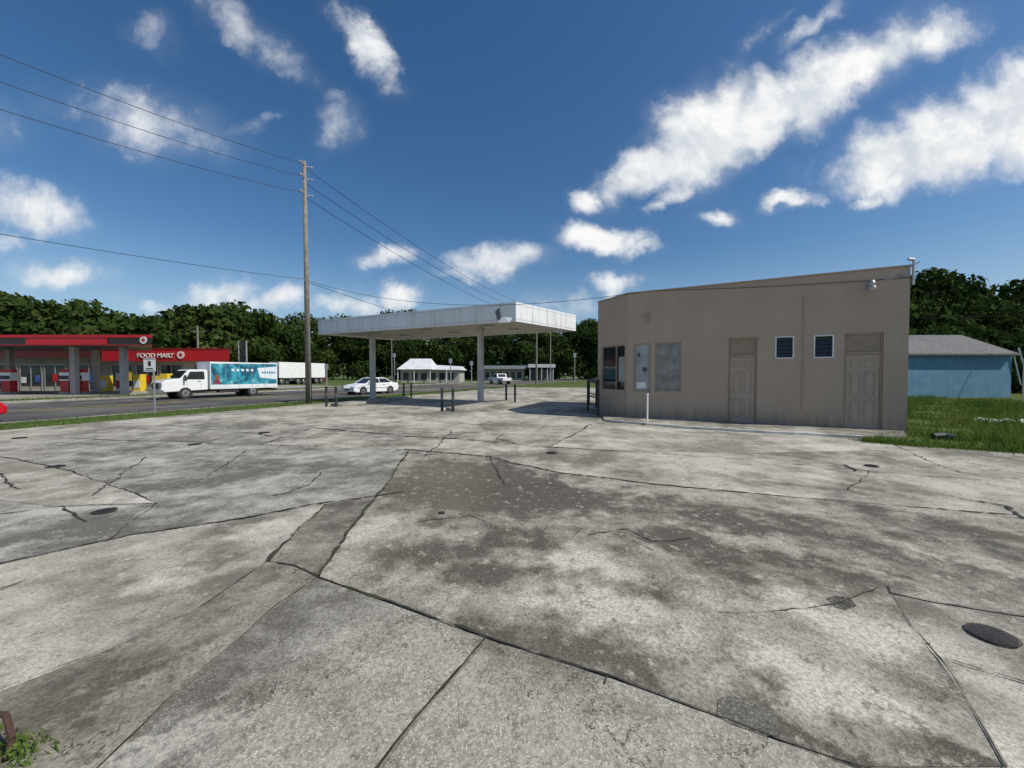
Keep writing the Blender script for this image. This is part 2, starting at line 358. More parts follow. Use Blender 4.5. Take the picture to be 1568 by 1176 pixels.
# ---------------- trees ----------------
def leafcloud(c,r,n,size,flat=.8):
    c=np.array(c); r=np.array(r)
    d=rng.normal(size=(n,3)); d/=np.linalg.norm(d,axis=1)[:,None]
    rad=rng.uniform(.5,1.12,n)**.7; P=c+d*rad[:,None]*r
    nn=d+rng.normal(0,.55,(n,3)); nn/=np.linalg.norm(nn,axis=1)[:,None]
    u=np.cross(nn,rng.normal(size=(n,3))); u/=np.linalg.norm(u,axis=1)[:,None]; v=np.cross(nn,u)
    s=size*rng.uniform(.4,1.3,n)[:,None]; t=s*rng.uniform(.5,.9,n)[:,None]
    V=np.stack([P-u*s,P-v*t,P+u*s,P+v*t],1); return V.reshape(-1,3)
def treemass(name,specs,leaf=.42,dens=1.0):
    e=empty(name); L=[];T=MB()
    for (x,y,h,cr) in specs:
        T.tube((x,y,TER),(x+random.uniform(-.3,.3),y,h*.45),.25,.15,8)
        top=Vector((x,y,h*.45)); nc=random.randint(13,17)
        for i in range(nc):
            a=random.uniform(0,6.28); zz=random.uniform(.2,.84); rr=cr*random.uniform(.2,1.0)*(1.2-abs(zz-.45)*1.3)
            if i==0: rr=cr*.2; zz=.84
            c=(x+math.cos(a)*rr,y+math.sin(a)*rr,h*zz); q=cr*random.uniform(.30,.60)
            q=min(q,(h-c[2])*1.05 if h-c[2]>.5 else .5)
            L.append(leafcloud(c,(q*1.25,q*1.2,q*.85),int(105*dens*(q/1.6)**1.5)+25,leaf))
            if i<6: T.tube(top*1.0-Vector((0,0,random.uniform(0,h*.15))),c,.09,.04,5)
        for i in range(5):
            a=random.uniform(0,6.28); rr=cr*random.uniform(.2,1.1); q=random.uniform(1.5,2.4)
            L.append(leafcloud((x+math.cos(a)*rr,y+math.sin(a)*rr-1.5,q*.8+random.uniform(-.2,1.6)),(q*1.4,q*1.2,q),int(100*dens),leaf*.9))
    quads('foliage',np.concatenate(L),m_leaf,4,e); T.make('trunks_and_limbs',m_bark,e); return e
prof=[(-400,430),(0,438),(60,446),(120,450),(180,468),(230,474),(270,466),(310,455),(360,457),(400,470),(450,480),(500,485),(550,482),(600,469),(640,474),(690,480),(760,486),(850,478),(900,480),(960,485),(1380,480)]
px_=[p[0] for p in prof]; py_=[p[1] for p in prof]
sp=[]
px=-330
while px<1380:
    Z=np.interp(px,[-400,0,350,500,900,1400],[50,58,70,125,135,90])
    y=np.interp(px,px_,py_)+random.uniform(-5,8); X=(px-784)/FP*Z; h=CH+(573-y)/FP*Z
    cr=4.3 if Z<90 else 6.5
    sp.append((X,Z,h,cr)); 
    if px<950: sp.append((X+random.uniform(-3,3),Z-random.uniform(5,8),h*random.uniform(.55,.85),cr*.9))
    px+= cr*1.05/Z*FP*random.uniform(.8,1.15)*(1 if px<950 else 1.5)
treemass('tree_line',sp,.46,1.1)
sp=[]
for px in range(1340,1960,36):
    Z=46+random.uniform(-2,4); y=np.interp(px,[1340,1400,1440,1500,1568,1900],[425,408,414,422,416,405])+random.uniform(-4,7)
    sp.append(((px-784)/FP*Z,Z,CH+(573-y)/FP*Z,3.8)); sp.append(((px-774)/FP*(Z-5),Z-5,(CH+(573-y)/FP*Z)*.7,3.2))
    sp.append(((px-764)/FP*(Z-9),Z-9,5.6+random.uniform(-.6,.6),2.6))
treemass('tree_line',sp,.32,1.4)
# ---------------- main building ----------------
def stucco():
    m,t=newmat('tan_painted_block'); tc=t.n('ShaderNodeTexCoord'); O=tc.outputs['Object']
    mp=t.n('ShaderNodeMapping'); t.l(O,mp.inputs[0]); mp.inputs['Rotation'].default_value=(math.radians(-90),0,0)
    br=t.n('ShaderNodeTexBrick'); t.l(mp.outputs[0],br.inputs[0]); br.inputs['Scale'].default_value=1; br.inputs['Brick Width'].default_value=.4; br.inputs['Row Height'].default_value=.2; br.inputs['Mortar Size'].default_value=.006
    n=t.noise(O,.8,6,.6); 
    ms=t.n('ShaderNodeMapping'); t.l(O,ms.inputs[0]); ms.inputs['Scale'].default_value=(5,5,.35); n2=t.noise(ms.outputs[0],1,5,.6)
    col=t.mix(t.mr(n.outputs[0],.3,.7),(.44,.338,.25),(.505,.39,.292))
    col=t.mix(t.mr(n2.outputs[0],.55,.8,0,.25),col,(.34,.26,.19))
    sx=t.n('ShaderNodeSeparateXYZ'); t.l(O,sx.inputs[0])
    dirt=t.math('MULTIPLY',t.mr(sx.outputs[2],.6,.0,0,.9),t.mr(n2.outputs[0],.3,.7))
    col=t.mix(dirt,col,(.21,.16,.115))
    col=t.mix(t.math('MULTIPLY',br.outputs['Fac'],.10),col,(.27,.21,.15))
    n3=t.noise(O,60,3,.7)
    h=t.math('SUBTRACT',n3.outputs[0],t.math('MULTIPLY',br.outputs['Fac'],1.5))
    finish(t,col,.85,h,.35,.006,spec=.2); return m
m_st=stucco(); m_door=M('tan_door_paint',(.455,.352,.262),.55,.06,2); m_trim=M('tan_trim',(.38,.288,.21),.7,.1,3); m_transom=M('tan_plywood',(.35,.262,.188),.8,.15,4)
bl=empty('commercial_building',A,math.atan2(wd.y,wd.x)); Mi=(Matrix.Translation(A)@Matrix.Rotation(math.atan2(wd.y,wd.x),4,'Z')).inverted()
def plane_hit(px,py,O,dirv,nrm):
    d=ray(px,py); C=Vector((0,0,CH)); t=(O-C).dot(nrm)/d.dot(nrm); p=C+d*t; return (p-O).dot(dirv),p.z
def wl(px,py): return plane_hit(px,py,A,wd,wi)
def hole(x0,x1,y0,y1,f=wl):
    xm=(x0+x1)/2; s0=f(x0,(y0+y1)/2)[0]; s1=f(x1,(y0+y1)/2)[0]; z1=f(xm,y0)[1]; z0=f(xm,y1)[1]; return [s0,s1,max(z0,.03),z1]
H=4.5; LW=(E-A).length
def wall(name,L,H,holes,mat,parent,loc=(0,0,0),rz=0,rev=.14):
    xs=sorted({0,L}|{h[0] for h in holes}|{h[1] for h in holes}); zs=sorted({0,H}|{h[2] for h in holes}|{h[3] for h in holes}); mb=MB()
    for a,b in zip(xs[:-1],xs[1:]):
        for c,d in zip(zs[:-1],zs[1:]):
            cx,cz=(a+b)/2,(c+d)/2
            if any(h[0]<cx<h[1] and h[2]<cz<h[3] for h in holes): continue
            mb.add([(a,0,c),(b,0,c),(b,0,d),(a,0,d)],[(0,1,2,3)])
    for h in holes:
        a,b,c,d=h
        mb.add([(a,0,c),(a,rev,c),(a,rev,d),(a,0,d)],[(0,1,2,3)]); mb.add([(b,0,c),(b,rev,c),(b,rev,d),(b,0,d)],[(0,1,2,3)])
        mb.add([(a,0,c),(b,0,c),(b,rev,c),(a,rev,c)],[(0,1,2,3)]); mb.add([(a,0,d),(b,0,d),(b,rev,d),(a,rev,d)],[(0,1,2,3)])
    return mb.make(name,mat,parent,loc,rz)
d1=hole(1115,1159,517,648); d2=hole(1292,1352,510,657); w1=hole(970,996,526,600); w2=hole(1003,1043,524,600); s1=hole(1187,1216,515,549); s2=hole(1246,1277,513,548)
d1[2]=d2[2]=.04
wall('front_wall',LW,H,[d1,d2,w1,w2,s1,s2],m_st,bl)
Bl=Mi@B; cd=(A-B).normalized(); ca=math.atan2(cd.y,cd.x)-math.atan2(wd.y,wd.x); ci=Vector((-cd.y,cd.x,0))
cw=hole(921,957,529,598,lambda x,y:plane_hit(x,y,B,cd,ci)); LC=(A-B).length
wall('corner_wall',LC,H,[cw],m_st,bl,Bl,ca)
C1l=Mi@Vector((C1.x,C1.y,0)); W=7.0
fp=[(0.0,0.0),(LW,0),(LW,W),(C1l.x,W),(C1l.x,C1l.y),(Bl.x,Bl.y)]
mb=MB()
for i in (1,2,3,4):
    p,q=fp[i],fp[(i+1)]; mb.add([(*p,0),(*q,0),(*q,H),(*p,H)],[(0,1,2,3)])
mb.make('rear_walls',m_st,bl)
MB().slab([( .01,.02),(LW-.02,.02),(LW-.02,W-.02),(C1l.x+.02,W-.02),(C1l.x+.02,C1l.y),(Bl.x+.03,Bl.y)],H-.35,H-.3).make('flat_roof',m_kerb,bl)
mb=MB(); mb.box(-.0,LW+.03,-.03,.12,H,H+.05); mb.box(LW-.1,LW+.03,.121,W,H,H+.05); mb.make('coping',m_trim,bl)
MB().box(0,LC+.02,-.03,.12,H,H+.05).make('corner_coping',m_trim,bl,Bl,ca)
MB().box(.3,LW-.3,.3,.32,.1,3.6).make('dark_interior_sheet',m_dark,bl)  # near-black sheet, its colour stands in for the unlit interior
def door(h,split,name):
    a,b,c,d=h; zs=split
    mb=MB(); mb.box(a,a+.05,.05,.13,c,d); mb.box(b-.05,b,.05,.13,c,d); mb.box(a+.05,b-.05,.05,.13,d-.05,d); mb.box(a+.05,b-.05,.04,.13,zs-.03,zs+.04)
    mb.make(name+'_frame',m_trim,bl,bevel=.004)
    MB().box(a+.055,b-.055,.07,.10,zs+.045,d-.055).make(name+'_transom_panel',m_transom,bl)
    x0,x1=a+.055,b-.055; w=x1-x0; mb=MB(); mb.box(x0,x1,.075,.12,c,zs-.035)
    hd=zs-.035-c
    for (u0,u1) in ((.13,.45),(.55,.87)):
        for (v0,v1) in ((.09,.38),(.45,.78),(.83,.94)):
            X0,X1,Z0,Z1=x0+w*u0,x0+w*u1,c+hd*v0,c+hd*v1
            for bx in ((X0,X1,Z0,Z0+.02),(X0,X1,Z1-.02,Z1),(X0,X0+.02,Z0+.021,Z1-.021),(X1-.02,X1,Z0+.021,Z1-.021)): mb.box(bx[0],bx[1],.060,.0755,bx[2],bx[3])
            mb.box(X0+.045,X1-.045,.064,.0755,Z0+.045,Z1-.045)
    mb.make(name+'_leaf',m_door,bl,bevel=.003)
    k=MB(); k.tube((x1-.07,.075,c+hd*.47),(x1-.07,.02,c+hd*.47),.012,.03,12); k.tube((x1-.07,.075,c+hd*.56),(x1-.07,.055,c+hd*.56),.028,.028,12); k.make(name+'_knob',m_galv,bl)
    MB().box(a,b,-.04,.13,.0,c-.002).make(name+'_sill',m_kerb,bl)
door(d1,wl(1137,545)[1],'door_west'); door(d2,wl(1321,541)[1],'door_east')
m_lou=M('louvre_glass',(.035,.04,.048),.4,.15,2,bs=0)
for i,h in enumerate((s1,s2)):
    a,b,c,d=h; mb=MB(); q=.032
    mb.box(a,a+q,-.015,.08,c,d);mb.box(b-q,b,-.015,.08,c,d);mb.box(a+q,b-q,-.015,.08,d-q,d);mb.box(a+q,b-q,-.03,.08,c,c+q); mb.make('toilet_window_frame',m_white,bl,bevel=.004)
    mb=MB(); n=5
    for k in range(n):
        z=c+q+.02+(d-c-2*q-.02)*k/n; mb.add([(a+q,.05,z),(b-q,.05,z),(b-q,.075,z+.095),(a+q,.075,z+.095)],[(0,1,2,3)])
    mb.make('louvre_glass',m_lou,bl)
    MB().box(a+q,b-q,.1,.12,c+q,d-q).make('louvre_backing',m_dark,bl)
m_paper=M('window_paper',(.36,.37,.36),.3,.28,2.2); m_paper2=M('window_blind',(.26,.27,.265),.2,.4,3)
for i,h in enumerate((w1,w2)):
    a,b,c,d=h; q=.05; mb=MB()
    mb.box(a,a+q,.03,.10,c,d);mb.box(b-q,b,.03,.10,c,d);mb.box(a+q,b-q,.03,.10,d-q,d);mb.box(a+q,b-q,.0,.10,c,c+q)
    if i==1: mb.box((a+b)/2-.02,(a+b)/2+.02,.035,.09,c+q,d-q)
    mb.make('shop_window_frame',m_trim,bl,bevel=.004)
    mb=MB(); mb.box(a+q,b-q,.07,.075,c+q,d-q); mb.make('shop_window_panel',m_paper if i==0 else m_paper2,bl)
    mb=MB(); 
    for k in range(1,22): 
        z=c+q+(d-c-2*q)*k/22; mb.box(a+q+.005,b-q-.005,.066,.069,z-.003,z+.003)
    if i==1: mb.make('blind_slats',m_trim,bl)
a,b,c,d=w1; 
mb=MB()
for (x0,x1,z0,z1,mi) in ((.1,.42,.12,.34,0),(.34,.42,.62,.66,1),(.36,.40,.70,.90,1),(.12,.22,1.25,1.4,1)): mb.box(a+x0,a+x1,.066,.069,c+z0,c+z1,mi)
mb.tube((a+.38,.069,c+.80),(a+.38,.064,c+.80),.09,.09,18,1)
mb.make('window_notices',[m_white,M('dark_decal',(.06,.10,.09),.5)],bl)
a,b,c,d=cw; mb=MB(); q=.05
mb.box(a,a+q,.02,.10,c,d);mb.box(b-q,b,.02,.10,c,d);mb.box(a+q,b-q,.02,.10,d-q,d);mb.box(a+q,b-q,.0,.10,c,c+q);mb.box(a+(b-a)*.62-.02,a+(b-a)*.62+.02,.02,.09,c+q,d-q); mb.box(a+q,a+(b-a)*.62-.021,.025,.085,c+(d-c)*.5,c+(d-c)*.5+.03)
mb.make('corner_window_frame',m_trim,bl,Bl,ca,bevel=.004)
MB().box(a+q,b-q,.065,.07,c+q,d-q).make('corner_window_glass',m_glass,bl,Bl,ca)
MB().box(a+(b-a)*.70,b-q-.03,.058,.062,c+.35,d-.45).make('corner_window_notice',m_paper,bl,Bl,ca)
x,z0=wl(1228,625);z1=wl(1228,453)[1]; mb=MB(); mb.tube((x,-.02,z0),(x,-.02,z1),.014,.014,8); mb.tube((x,-.02,z0),(x-.05,-.02,z0-.03),.014,.014,8)
for zz in np.linspace(z0+.2,z1-.1,5): mb.box(x-.03,x+.03,-.036,-.001,zz,zz+.02)
mb.make('conduit',m_door,bl)
x,z=wl(1333,440); mb=MB(); mb.tube((x,-.0,z+.12),(x,-.12,z+.12),.03,.03,10,0); mb.tube((x,-.14,z+.02),(x,-.14,z+.17),.10,.05,16,0); mb.tube((x,-.14,z-.12),(x,-.14,z+.02),.075,.095,16,1); mb.make('wall_lamp',[m_galv,m_paper],bl,smooth=True)
mb=MB(); mb.tube((x+.05,-.03,z+.14),(LW-.02,-.03,z+.22),.012); 
xr=LW+.05; zt=wl(1396,398)[1]; mb.tube((xr,-.03,H-.5),(xr,-.03,zt),.03,.03,8); mb.tube((xr,-.03,zt),(xr-.12,-.06,zt+.02),.045,.04,8); mb.tube((xr-.14,-.03,H-.05),(xr+.12,-.03,H+.1),.015); mb.tube((xr-.3,-.03,H-.2),(xr,-.03,H-.25),.02)
mb.make('service_mast',m_galv,bl)
x,z=wl(992,490); mb=MB(); mb.tube((x,-.05,z-.15),(x,-.05,z+.12),.022); mb.box(x-.05,x+.05,-.09,-.001,z+.1,z+.2); mb.tube((x-.22,-.03,z+.16),(x-.05,-.03,z+.16),.01); mb.make('junction_box',m_trim,bl)
ap=[gp(922,637),gp(925,645),gp(1050,656),gp(1180,664),gp(1322,671),gp(1388,669)]
apl=[tuple((Mi@p)[:2]) for p in ap]; apl=apl+[(LW-.05,-.003),(0.0,-.003)]
mb=MB(); mb.slab(apl,0.0,.055); mb.make('apron',m_con,bl)
m_wash=M('worn_whitewash',(.60,.60,.59),.7,.35,3)
mb=MB()
for p,q in zip(apl[1:4],apl[2:5]):
    p=Vector((*p,0));q=Vector((*q,0)); d=(q-p).normalized(); n=Vector((d.y,-d.x,0))
    a=p+n*.003; b_=q+n*.003; mb.add([(a.x,a.y,.012),(b_.x,b_.y,.012),(b_.x,b_.y,.05),(a.x,a.y,.05)],[(0,1,2,3)]); a2=p-n*.08;b2=q-n*.08; mb.add([(a.x,a.y,.059),(b_.x,b_.y,.059),(b2.x,b2.y,.059),(a2.x,a2.y,.059)],[(0,1,2,3)])
mb.make('whitewashed_edge',m_wash,bl)
wp=[]
for i in range(500):
    t=random.random(); p=ap[1].lerp(ap[4],t); 
    if math.sin(t*31)+math.sin(t*13)>.6: wp.append((p.x+random.gauss(0,.03),p.y-.04+random.gauss(0,.03),0))
quads('wall_weeds',blades(np.array(wp),.07,.008),m_blade,3)
p=gp(991,651); e=empty('standpipe',p); mb=MB(); mb.tube((0,0,0),(0,0,.95),.026,.026,12); mb.tube((0,0,.95),(0,0,1.0),.034,.03,12); mb.make('pipe',m_white,e)
MB().box(-.1,.1,-.1,.1,0,.05).make('foot',m_kerb,e)
def hoop(p,q,h,name='guard_rail',mat=None):
    e=empty(name,p); d=q-p; mb=MB(); r=.045
    mb.tube((0,0,0),(0,0,h-.05),r,r,10); mb.tube(d,d+Vector((0,0,h-.05)),r,r,10); u=d.normalized()
    mb.tube((0,0,h-.05),u*.06+Vector((0,0,h)),r,r,10); mb.tube(d+Vector((0,0,h-.05)),d-u*.06+Vector((0,0,h)),r,r,10)
    mb.tube(u*.06+Vector((0,0,h)),d-u*.06+Vector((0,0,h)),r,r,10); mb.tube(Vector((0,0,h*.5)),d+Vector((0,0,h*.5)),r*.7,r*.7,8)
    mb.make('rails',mat or m_black,e,smooth=False)
hoop(gp(900,630),gp(916,636),1.35); hoop(gp(902,619),gp(913,624),1.2)
# ---------------- canopy ----------------
K=3.2; ZT=CH+K
def hz(px,py,z=ZT):
    d=ray(px,py); t=(z-CH)/d.z; return Vector((d.x*t,d.y*t,0))
Cc=hz(790,462); Lc=hz(487,490); Rc=hz(882,482.5); Fc=Lc+Rc-Cc; ZB=ZT-.86
cp=empty('fuel_canopy',Cc); 
def fascia_mat():
    m,t=newmat('white_fascia'); tc=t.n('ShaderNodeTexCoord'); O=tc.outputs['Object']; n=t.noise(O,.9,6,.6)
    ms=t.n('ShaderNodeMapping'); t.l(O,ms.inputs[0]); ms.inputs['Scale'].default_value=(4,4,.4); n2=t.noise(ms.outputs[0],1,5,.6)
    col=t.mix(t.mr(n.outputs[0],.3,.7),(.72,.72,.71),(.82,.82,.81)); col=t.mix(t.mr(n2.outputs[0],.52,.75,0,.6),col,(.45,.44,.41))
    finish(t,col,.5,n.outputs[0],.15,.05); return m
m_fas=fascia_mat(); m_soff=M('soffit_panels',(.50,.46,.38),.6,.2,1)
pts=[Vector((0,0,0)),Rc-Cc,Fc-Cc,Lc-Cc]; cen=sum(pts,Vector())/4
mb=MB(); sm=MB()
for i in range(4):
    p,q=pts[i],pts[(i+1)%4]; d=(q-p); L=d.length; d.normalize(); n=Vector((d.y,-d.x,0))
    if n.dot(p-cen)<0: n=-n
    mb.add([(*(p+n*0)[:2],ZB),(*(q)[:2],ZB),(*(q)[:2],ZT),(*(p)[:2],ZT)],[(0,1,2,3)])
    cpz=lambda v,z:(v.x,v.y,z)
    ip=p+(cen-p).normalized()*.16; iq=q+(cen-q).normalized()*.16
    mb.add([cpz(p,ZB),cpz(q,ZB),cpz(iq,ZB),cpz(ip,ZB)],[(0,1,2,3)]); mb.add([cpz(p,ZT),cpz(q,ZT),cpz(iq,ZT),cpz(ip,ZT)],[(0,1,2,3)])
    mb.add([cpz(ip,ZB),cpz(iq,ZB),cpz(iq,ZB+.12),cpz(ip,ZB+.12)],[(0,1,2,3)])
    k=1.2
    while k<L-.3:
        a=p+d*k+n*.004; b_=p+d*(k+.02)+n*.004; sm.add([cpz(a,ZB+.01),cpz(b_,ZB+.01),cpz(b_,ZT-.01),cpz(a,ZT-.01)],[(0,1,2,3)]); k+=1.22
    for zz in (ZB+.10,ZT-.12):
        a=p+n*.005; b_=q+n*.005; sm.add([cpz(a,zz),cpz(b_,zz),cpz(b_,zz+.018),cpz(a,zz+.018)],[(0,1,2,3)])
mb.make('fascia',m_fas,cp); sm.make('fascia_seams',M('seam_grey',(.45,.45,.44),.6),cp)
inn=[p+(cen-p).normalized()*.14 for p in pts]
MB().slab(inn,ZB+.10,ZB+.14).make('soffit',m_soff,cp); MB().slab(inn,ZT-.25,ZT-.2).make('deck',m_galv,cp)
mb=MB(); dL=(Lc-Cc); 
for k in range(1,24):
    a=inn[0].lerp(inn[3],k/24); b_=inn[1].lerp(inn[2],k/24); w=dL.normalized()*.02
    mb.add([(*(a-w)[:2],ZB+.095),(*(a+w)[:2],ZB+.095),(*(b_+w)[:2],ZB+.095),(*(b_-w)[:2],ZB+.095)],[(0,1,2,3)])
mb.make('soffit_gap_shade',M('soffit_shadow_gap',(.12,.11,.10),.8),cp)  # flat dark strips: shade of the panel gaps painted as colour
mb=MB(); 
for u in (.2,.5,.8):
    for v in (.3,.7):
        c=inn[0].lerp(inn[3],u).lerp(inn[1].lerp(inn[2],u),v); mb.box(c.x-.3,c.x+.3,c.y-.2,c.y+.2,ZB+.03,ZB+.09)
mb.make('canopy_lights',m_galv,cp,bevel=.02)
u=(Lc-Cc).normalized(); mb=MB()
nf=Vector((u.y,-u.x,0)); nf=nf if nf.y<0 else -nf
P0=u*.75+nf*.01
mb.add([(*(P0-u*.1)[:2],ZB+.30),(*(P0-u*.6)[:2],ZB+.16),(*(P0-u*.5+nf*.12)[:2],ZB-.05),(*(P0+u*.1+nf*.1)[:2],ZB-.02)],[(0,1,2,3)],0)
mb.add([(*(P0+u*.30+nf*.004)[:2],ZB+.5),(*(P0+u*.08+nf*.004)[:2],ZB+.66),(*(P0-u*.02+nf*.004)[:2],ZB+.12),(*(P0+u*.18+nf*.004)[:2],ZB+.1)],[(0,1,2,3)],1)
mb.make('torn_flashing',[m_white,M('exposed_frame',(.16,.16,.17),.7)],cp)
ang=math.atan2(dL.y,dL.x)
for (px,py) in ((736,619),(571,613)):
    g=gp(px,py)-Cc; mb=MB(); a=.13
    mb.box(-a,a,-a,a,0,ZB+.1); mb.box(-.2,.2,-.2,.2,0,.14); mb.box(-.17,.17,-.17,.17,ZB-.0,ZB+.09)
    mb.make('column',M('column_paint',(.50,.49,.46),.6,.15,3),cp,(g.x,g.y,0),ang,bevel=.01)
def island(n1,f1):
    a=gp(*n1); b=gp(*f1); d=(b-a).normalized(); s=Vector((d.y,-d.x,0))
    e=empty('pump_island',a); hw=.5; pl=[]
    for k in range(9): t=math.pi*k/8; pl.append((s*math.cos(t)*hw-d*math.sin(t)*hw)); 
    for k in range(9): t=math.pi*k/8; pl.append((b-a)-s*math.cos(t)*hw+d*math.sin(t)*hw)
    MB().slab(pl,0,.13).make('raised_kerb',m_kerb,e,bevel=.02)
    for c in (a-d*.75,b+d*.75):
        for k in (-.28,.28):
            q=c+s*k; bo=empty('bollard',q); mb=MB(); mb.tube((0,0,0),(0,0,.98),.06,.06,14); mb.tube((0,0,.98),(0,0,1.02),.06,.035,14); mb.tube((0,0,.5),(0,0,.66),.0615,.0615,14,1); mb.make('post',[m_black,M('grimy_band',(.09,.085,.07),.7)],bo,smooth=False)
island((700,628),(773,617)); island((523,621),(615,610.5))
# ---------------- utility poles and wires ----------------
PB=gp(473,617,0); P1=Vector((PB.x,PB.y,0))
T1=at(469,247,P1.y).z
pb=empty('utility_pole',P1); mb=MB(); mb.tube((0,0,-.1),(-.08,0,T1),.165,.09,14); mb.make('pole',m_wood,pb,smooth=True)
mb=MB(); 
zs=[at(460,y,P1.y).z for y in (252,271,296)]
for z in zs:
    for s_ in (1,-1):
        mb.tube((0,0,z-.12),rd*(-.28*s_)+Vector((0,0,z)),.025,.02,8,1); mb.tube(rd*(-.28*s_)+Vector((0,0,z-.02)),rd*(-.42*s_)+Vector((0,0,z+.02)),.06,.05,10,0)
mb.tube((0,0,6.6),rd*-.25+Vector((0,0,6.85)),.03,.03,8,1)
mb.tube((.15,-.1,.3),(.12,-.1,4),.012,.012,6,1)
mb.make('insulators_and_brackets',[M('insulator_porcelain',(.35,.33,.31),.3),m_galv],pb)
P2=Vector((*R(rn.dot(P1),rd.dot(P1)+42),0)); z2=at(849,471,P2.y).z
pb2=empty('utility_pole',P2); MB().tube((0,0,TER),(0,0,z2),.17,.11,12).make('pole',m_wood,pb2)
P0_=P1-rd*45
pb3=empty('utility_pole',P0_); MB().tube((0,0,TER),(0,0,T1),.17,.11,12).make('pole',m_wood,pb3)
pp=at(303,533,56); pb4=empty('utility_pole',(pp.x,56,0)); mb=MB(); mb.tube((0,0,TER),(0,0,at(303,499,56).z),.17,.12,10); mb.box(-1,1,-.05,.05,7.6,7.75); mb.make('pole',m_wood,pb4)
cu=bpy.data.curves.new('power_lines','CURVE'); cu.dimensions='3D'; cu.bevel_depth=.010; cu.bevel_resolution=1; cu.use_fill_caps=False
def wire(a,b,sag,r=1.0,n=26):
    sp_=cu.splines.new('POLY'); sp_.points.add(n)
    for i in range(n+1):
        t=i/n; p=Vector(a).lerp(Vector(b),t); p.z-=4*sag*t*(1-t); sp_.points[i].co=(*p,1); sp_.points[i].radius=r
targets=[(252,77),(271,120),(296,163),(428,357)]
for (y1,y0) in targets:
    z1=at(460,y1,P1.y).z
    k=-784/600.0; t=(P1.x-k*P1.y)/(rd.x-k*rd.y); q=P1-rd*t; zq=at(0,y0,q.y).z; f=t/45
    wire(P1+Vector((0,0,z1)),P0_+Vector((0,0,z1)),(z1-zq)/(4*f*(1-f)),1.1)
for y1,dz in ((258,-.1),(281,-.9),(303,-1.7)):
    z1=at(480,y1,P1.y).z; wire(P1+Vector((0,0,z1)),P2+Vector((0,0,z2+dz)),1.1,1.7)
z1=at(480,432,P1.y).z
wire(P1+Vector((0,0,z1)),P2+Vector((0,0,6.4)),.7,1.5)
Em=A+wd*(LW+.05)-wi*.03
wire(P1+Vector((0,0,z1+.1)),A+wd*.9+Vector((0,0,H+.06)),.9,1.0); wire(A+wd*.9-wi*.035+Vector((0,0,H+.04)),Em+Vector((0,0,4.2)),.06,.8)
wire(P2+Vector((0,0,z2)),P2+rd*60+Vector((0,0,z2)),1.2,2); wire(at(1390,487,30),at(1700,470,24),.2,1); wire(at(1390,480,30),at(1700,474,24),.3,1)
cu.materials.append(m_wire); co=bpy.data.objects.new('power_lines',cu); COL.objects.link(co)
# ---------------- vehicles ----------------
def wheel(mb,x,y,r,w,side):
    mb.tube((x,y-w/2,r),(x,y+w/2,r),r,r,20,0)
    yy=y+side*(w/2); mb.tube((x,yy-.01*side,r),(x,yy+.012*side,r),r*.62,r*.55,16,1); mb.tube((x,yy,r),(x,yy+.03*side,r),r*.2,r*.15,10,2)
def wheels(e,xs,hy,r,w=.24):
    mb=MB()
    for x in xs:
        for s in (-1,1): wheel(mb,x,s*(hy-w/2),r,w,s)
    mb.make('wheels',[m_rubber,m_chrome,m_black],e)
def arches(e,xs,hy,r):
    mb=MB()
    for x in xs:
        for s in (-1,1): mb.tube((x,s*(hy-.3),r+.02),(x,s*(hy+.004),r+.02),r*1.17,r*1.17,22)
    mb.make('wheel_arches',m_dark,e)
def sedan(loc,rz,paint):
    e=empty('car',loc,rz)
    prof=[(-2.28,.3),(-2.36,.55),(-2.33,.86),(-2.2,.95),(-1.6,1.0),(.95,.96),(1.7,.86),(2.15,.72),(2.33,.55),(2.3,.28),(1.9,.2),(-1.9,.2)]
    MB().prism(prof,-.86,.86).make('body',paint,e,bevel=.07,smooth=False)
    MB().frustum((-1.72,1.05,-.78,.78,.95),(-1.0,.3,-.60,.60,1.38)).make('glasshouse',m_glass,e)
    mb=MB(); mb.frustum((-1.08,.38,-.63,.63,1.365),(-.95,.2,-.55,.55,1.43)); 
    for s in (-1,1):
        mb.tube((-1.72,.78*s,.95),(-1.02,.61*s,1.37),.05,.045,6); mb.tube((1.05,.78*s,.95),(.32,.61*s,1.37),.035,.035,6); mb.tube((-.3,.79*s,.95),(-.3,.61*s,1.37),.035,.035,6)
        mb.tube((-1.05,.61*s,1.37),(.35,.61*s,1.37),.035,.035,6); mb.box(.75,.9,.84*s-.07,.84*s+.07,.95,1.08)
    mb.make('roof_and_pillars',paint,e)
    arches(e,(-1.4,1.4),.86,.31); wheels(e,(-1.4,1.4),.87,.31,.2)
    mb=MB(); mb.box(-2.37,-2.3,-.8,-.45,.62,.8,0);mb.box(-2.37,-2.3,.45,.8,.62,.8,0);mb.box(2.2,2.335,-.78,-.45,.56,.68,1);mb.box(2.2,2.335,.45,.78,.56,.68,1);mb.box(2.26,2.345,-.35,.35,.4,.52,2)
    for s in (-1,1):
        for x in (-1.0,.1,.95): mb.box(x,x+.012,.862*s-.003,.862*s+.003,.35,.93,2)
        mb.box(-1.9,1.9,.861*s-.004,.861*s+.004,.52,.56,2)
        for x in (-.8,.25): mb.box(x,x+.18,.87*s-.015,.87*s+.015,.80,.83,2)
    mb.make('lamps_and_trim',[m_redlight,m_chrome,m_black],e); return e
zr=TER+.012
back=math.atan2(-rd.y,-rd.x)
wc=gp(568,603,zr); sedan((wc.x,wc.y,zr),back-.2,m_wpaint)
q=gp(2,643,zr); rc=q-rd*2.4; sedan((rc.x,rc.y,zr),back+math.pi,M('red_car_paint',(.45,.01,.015),.2,.05,1,bs=0))
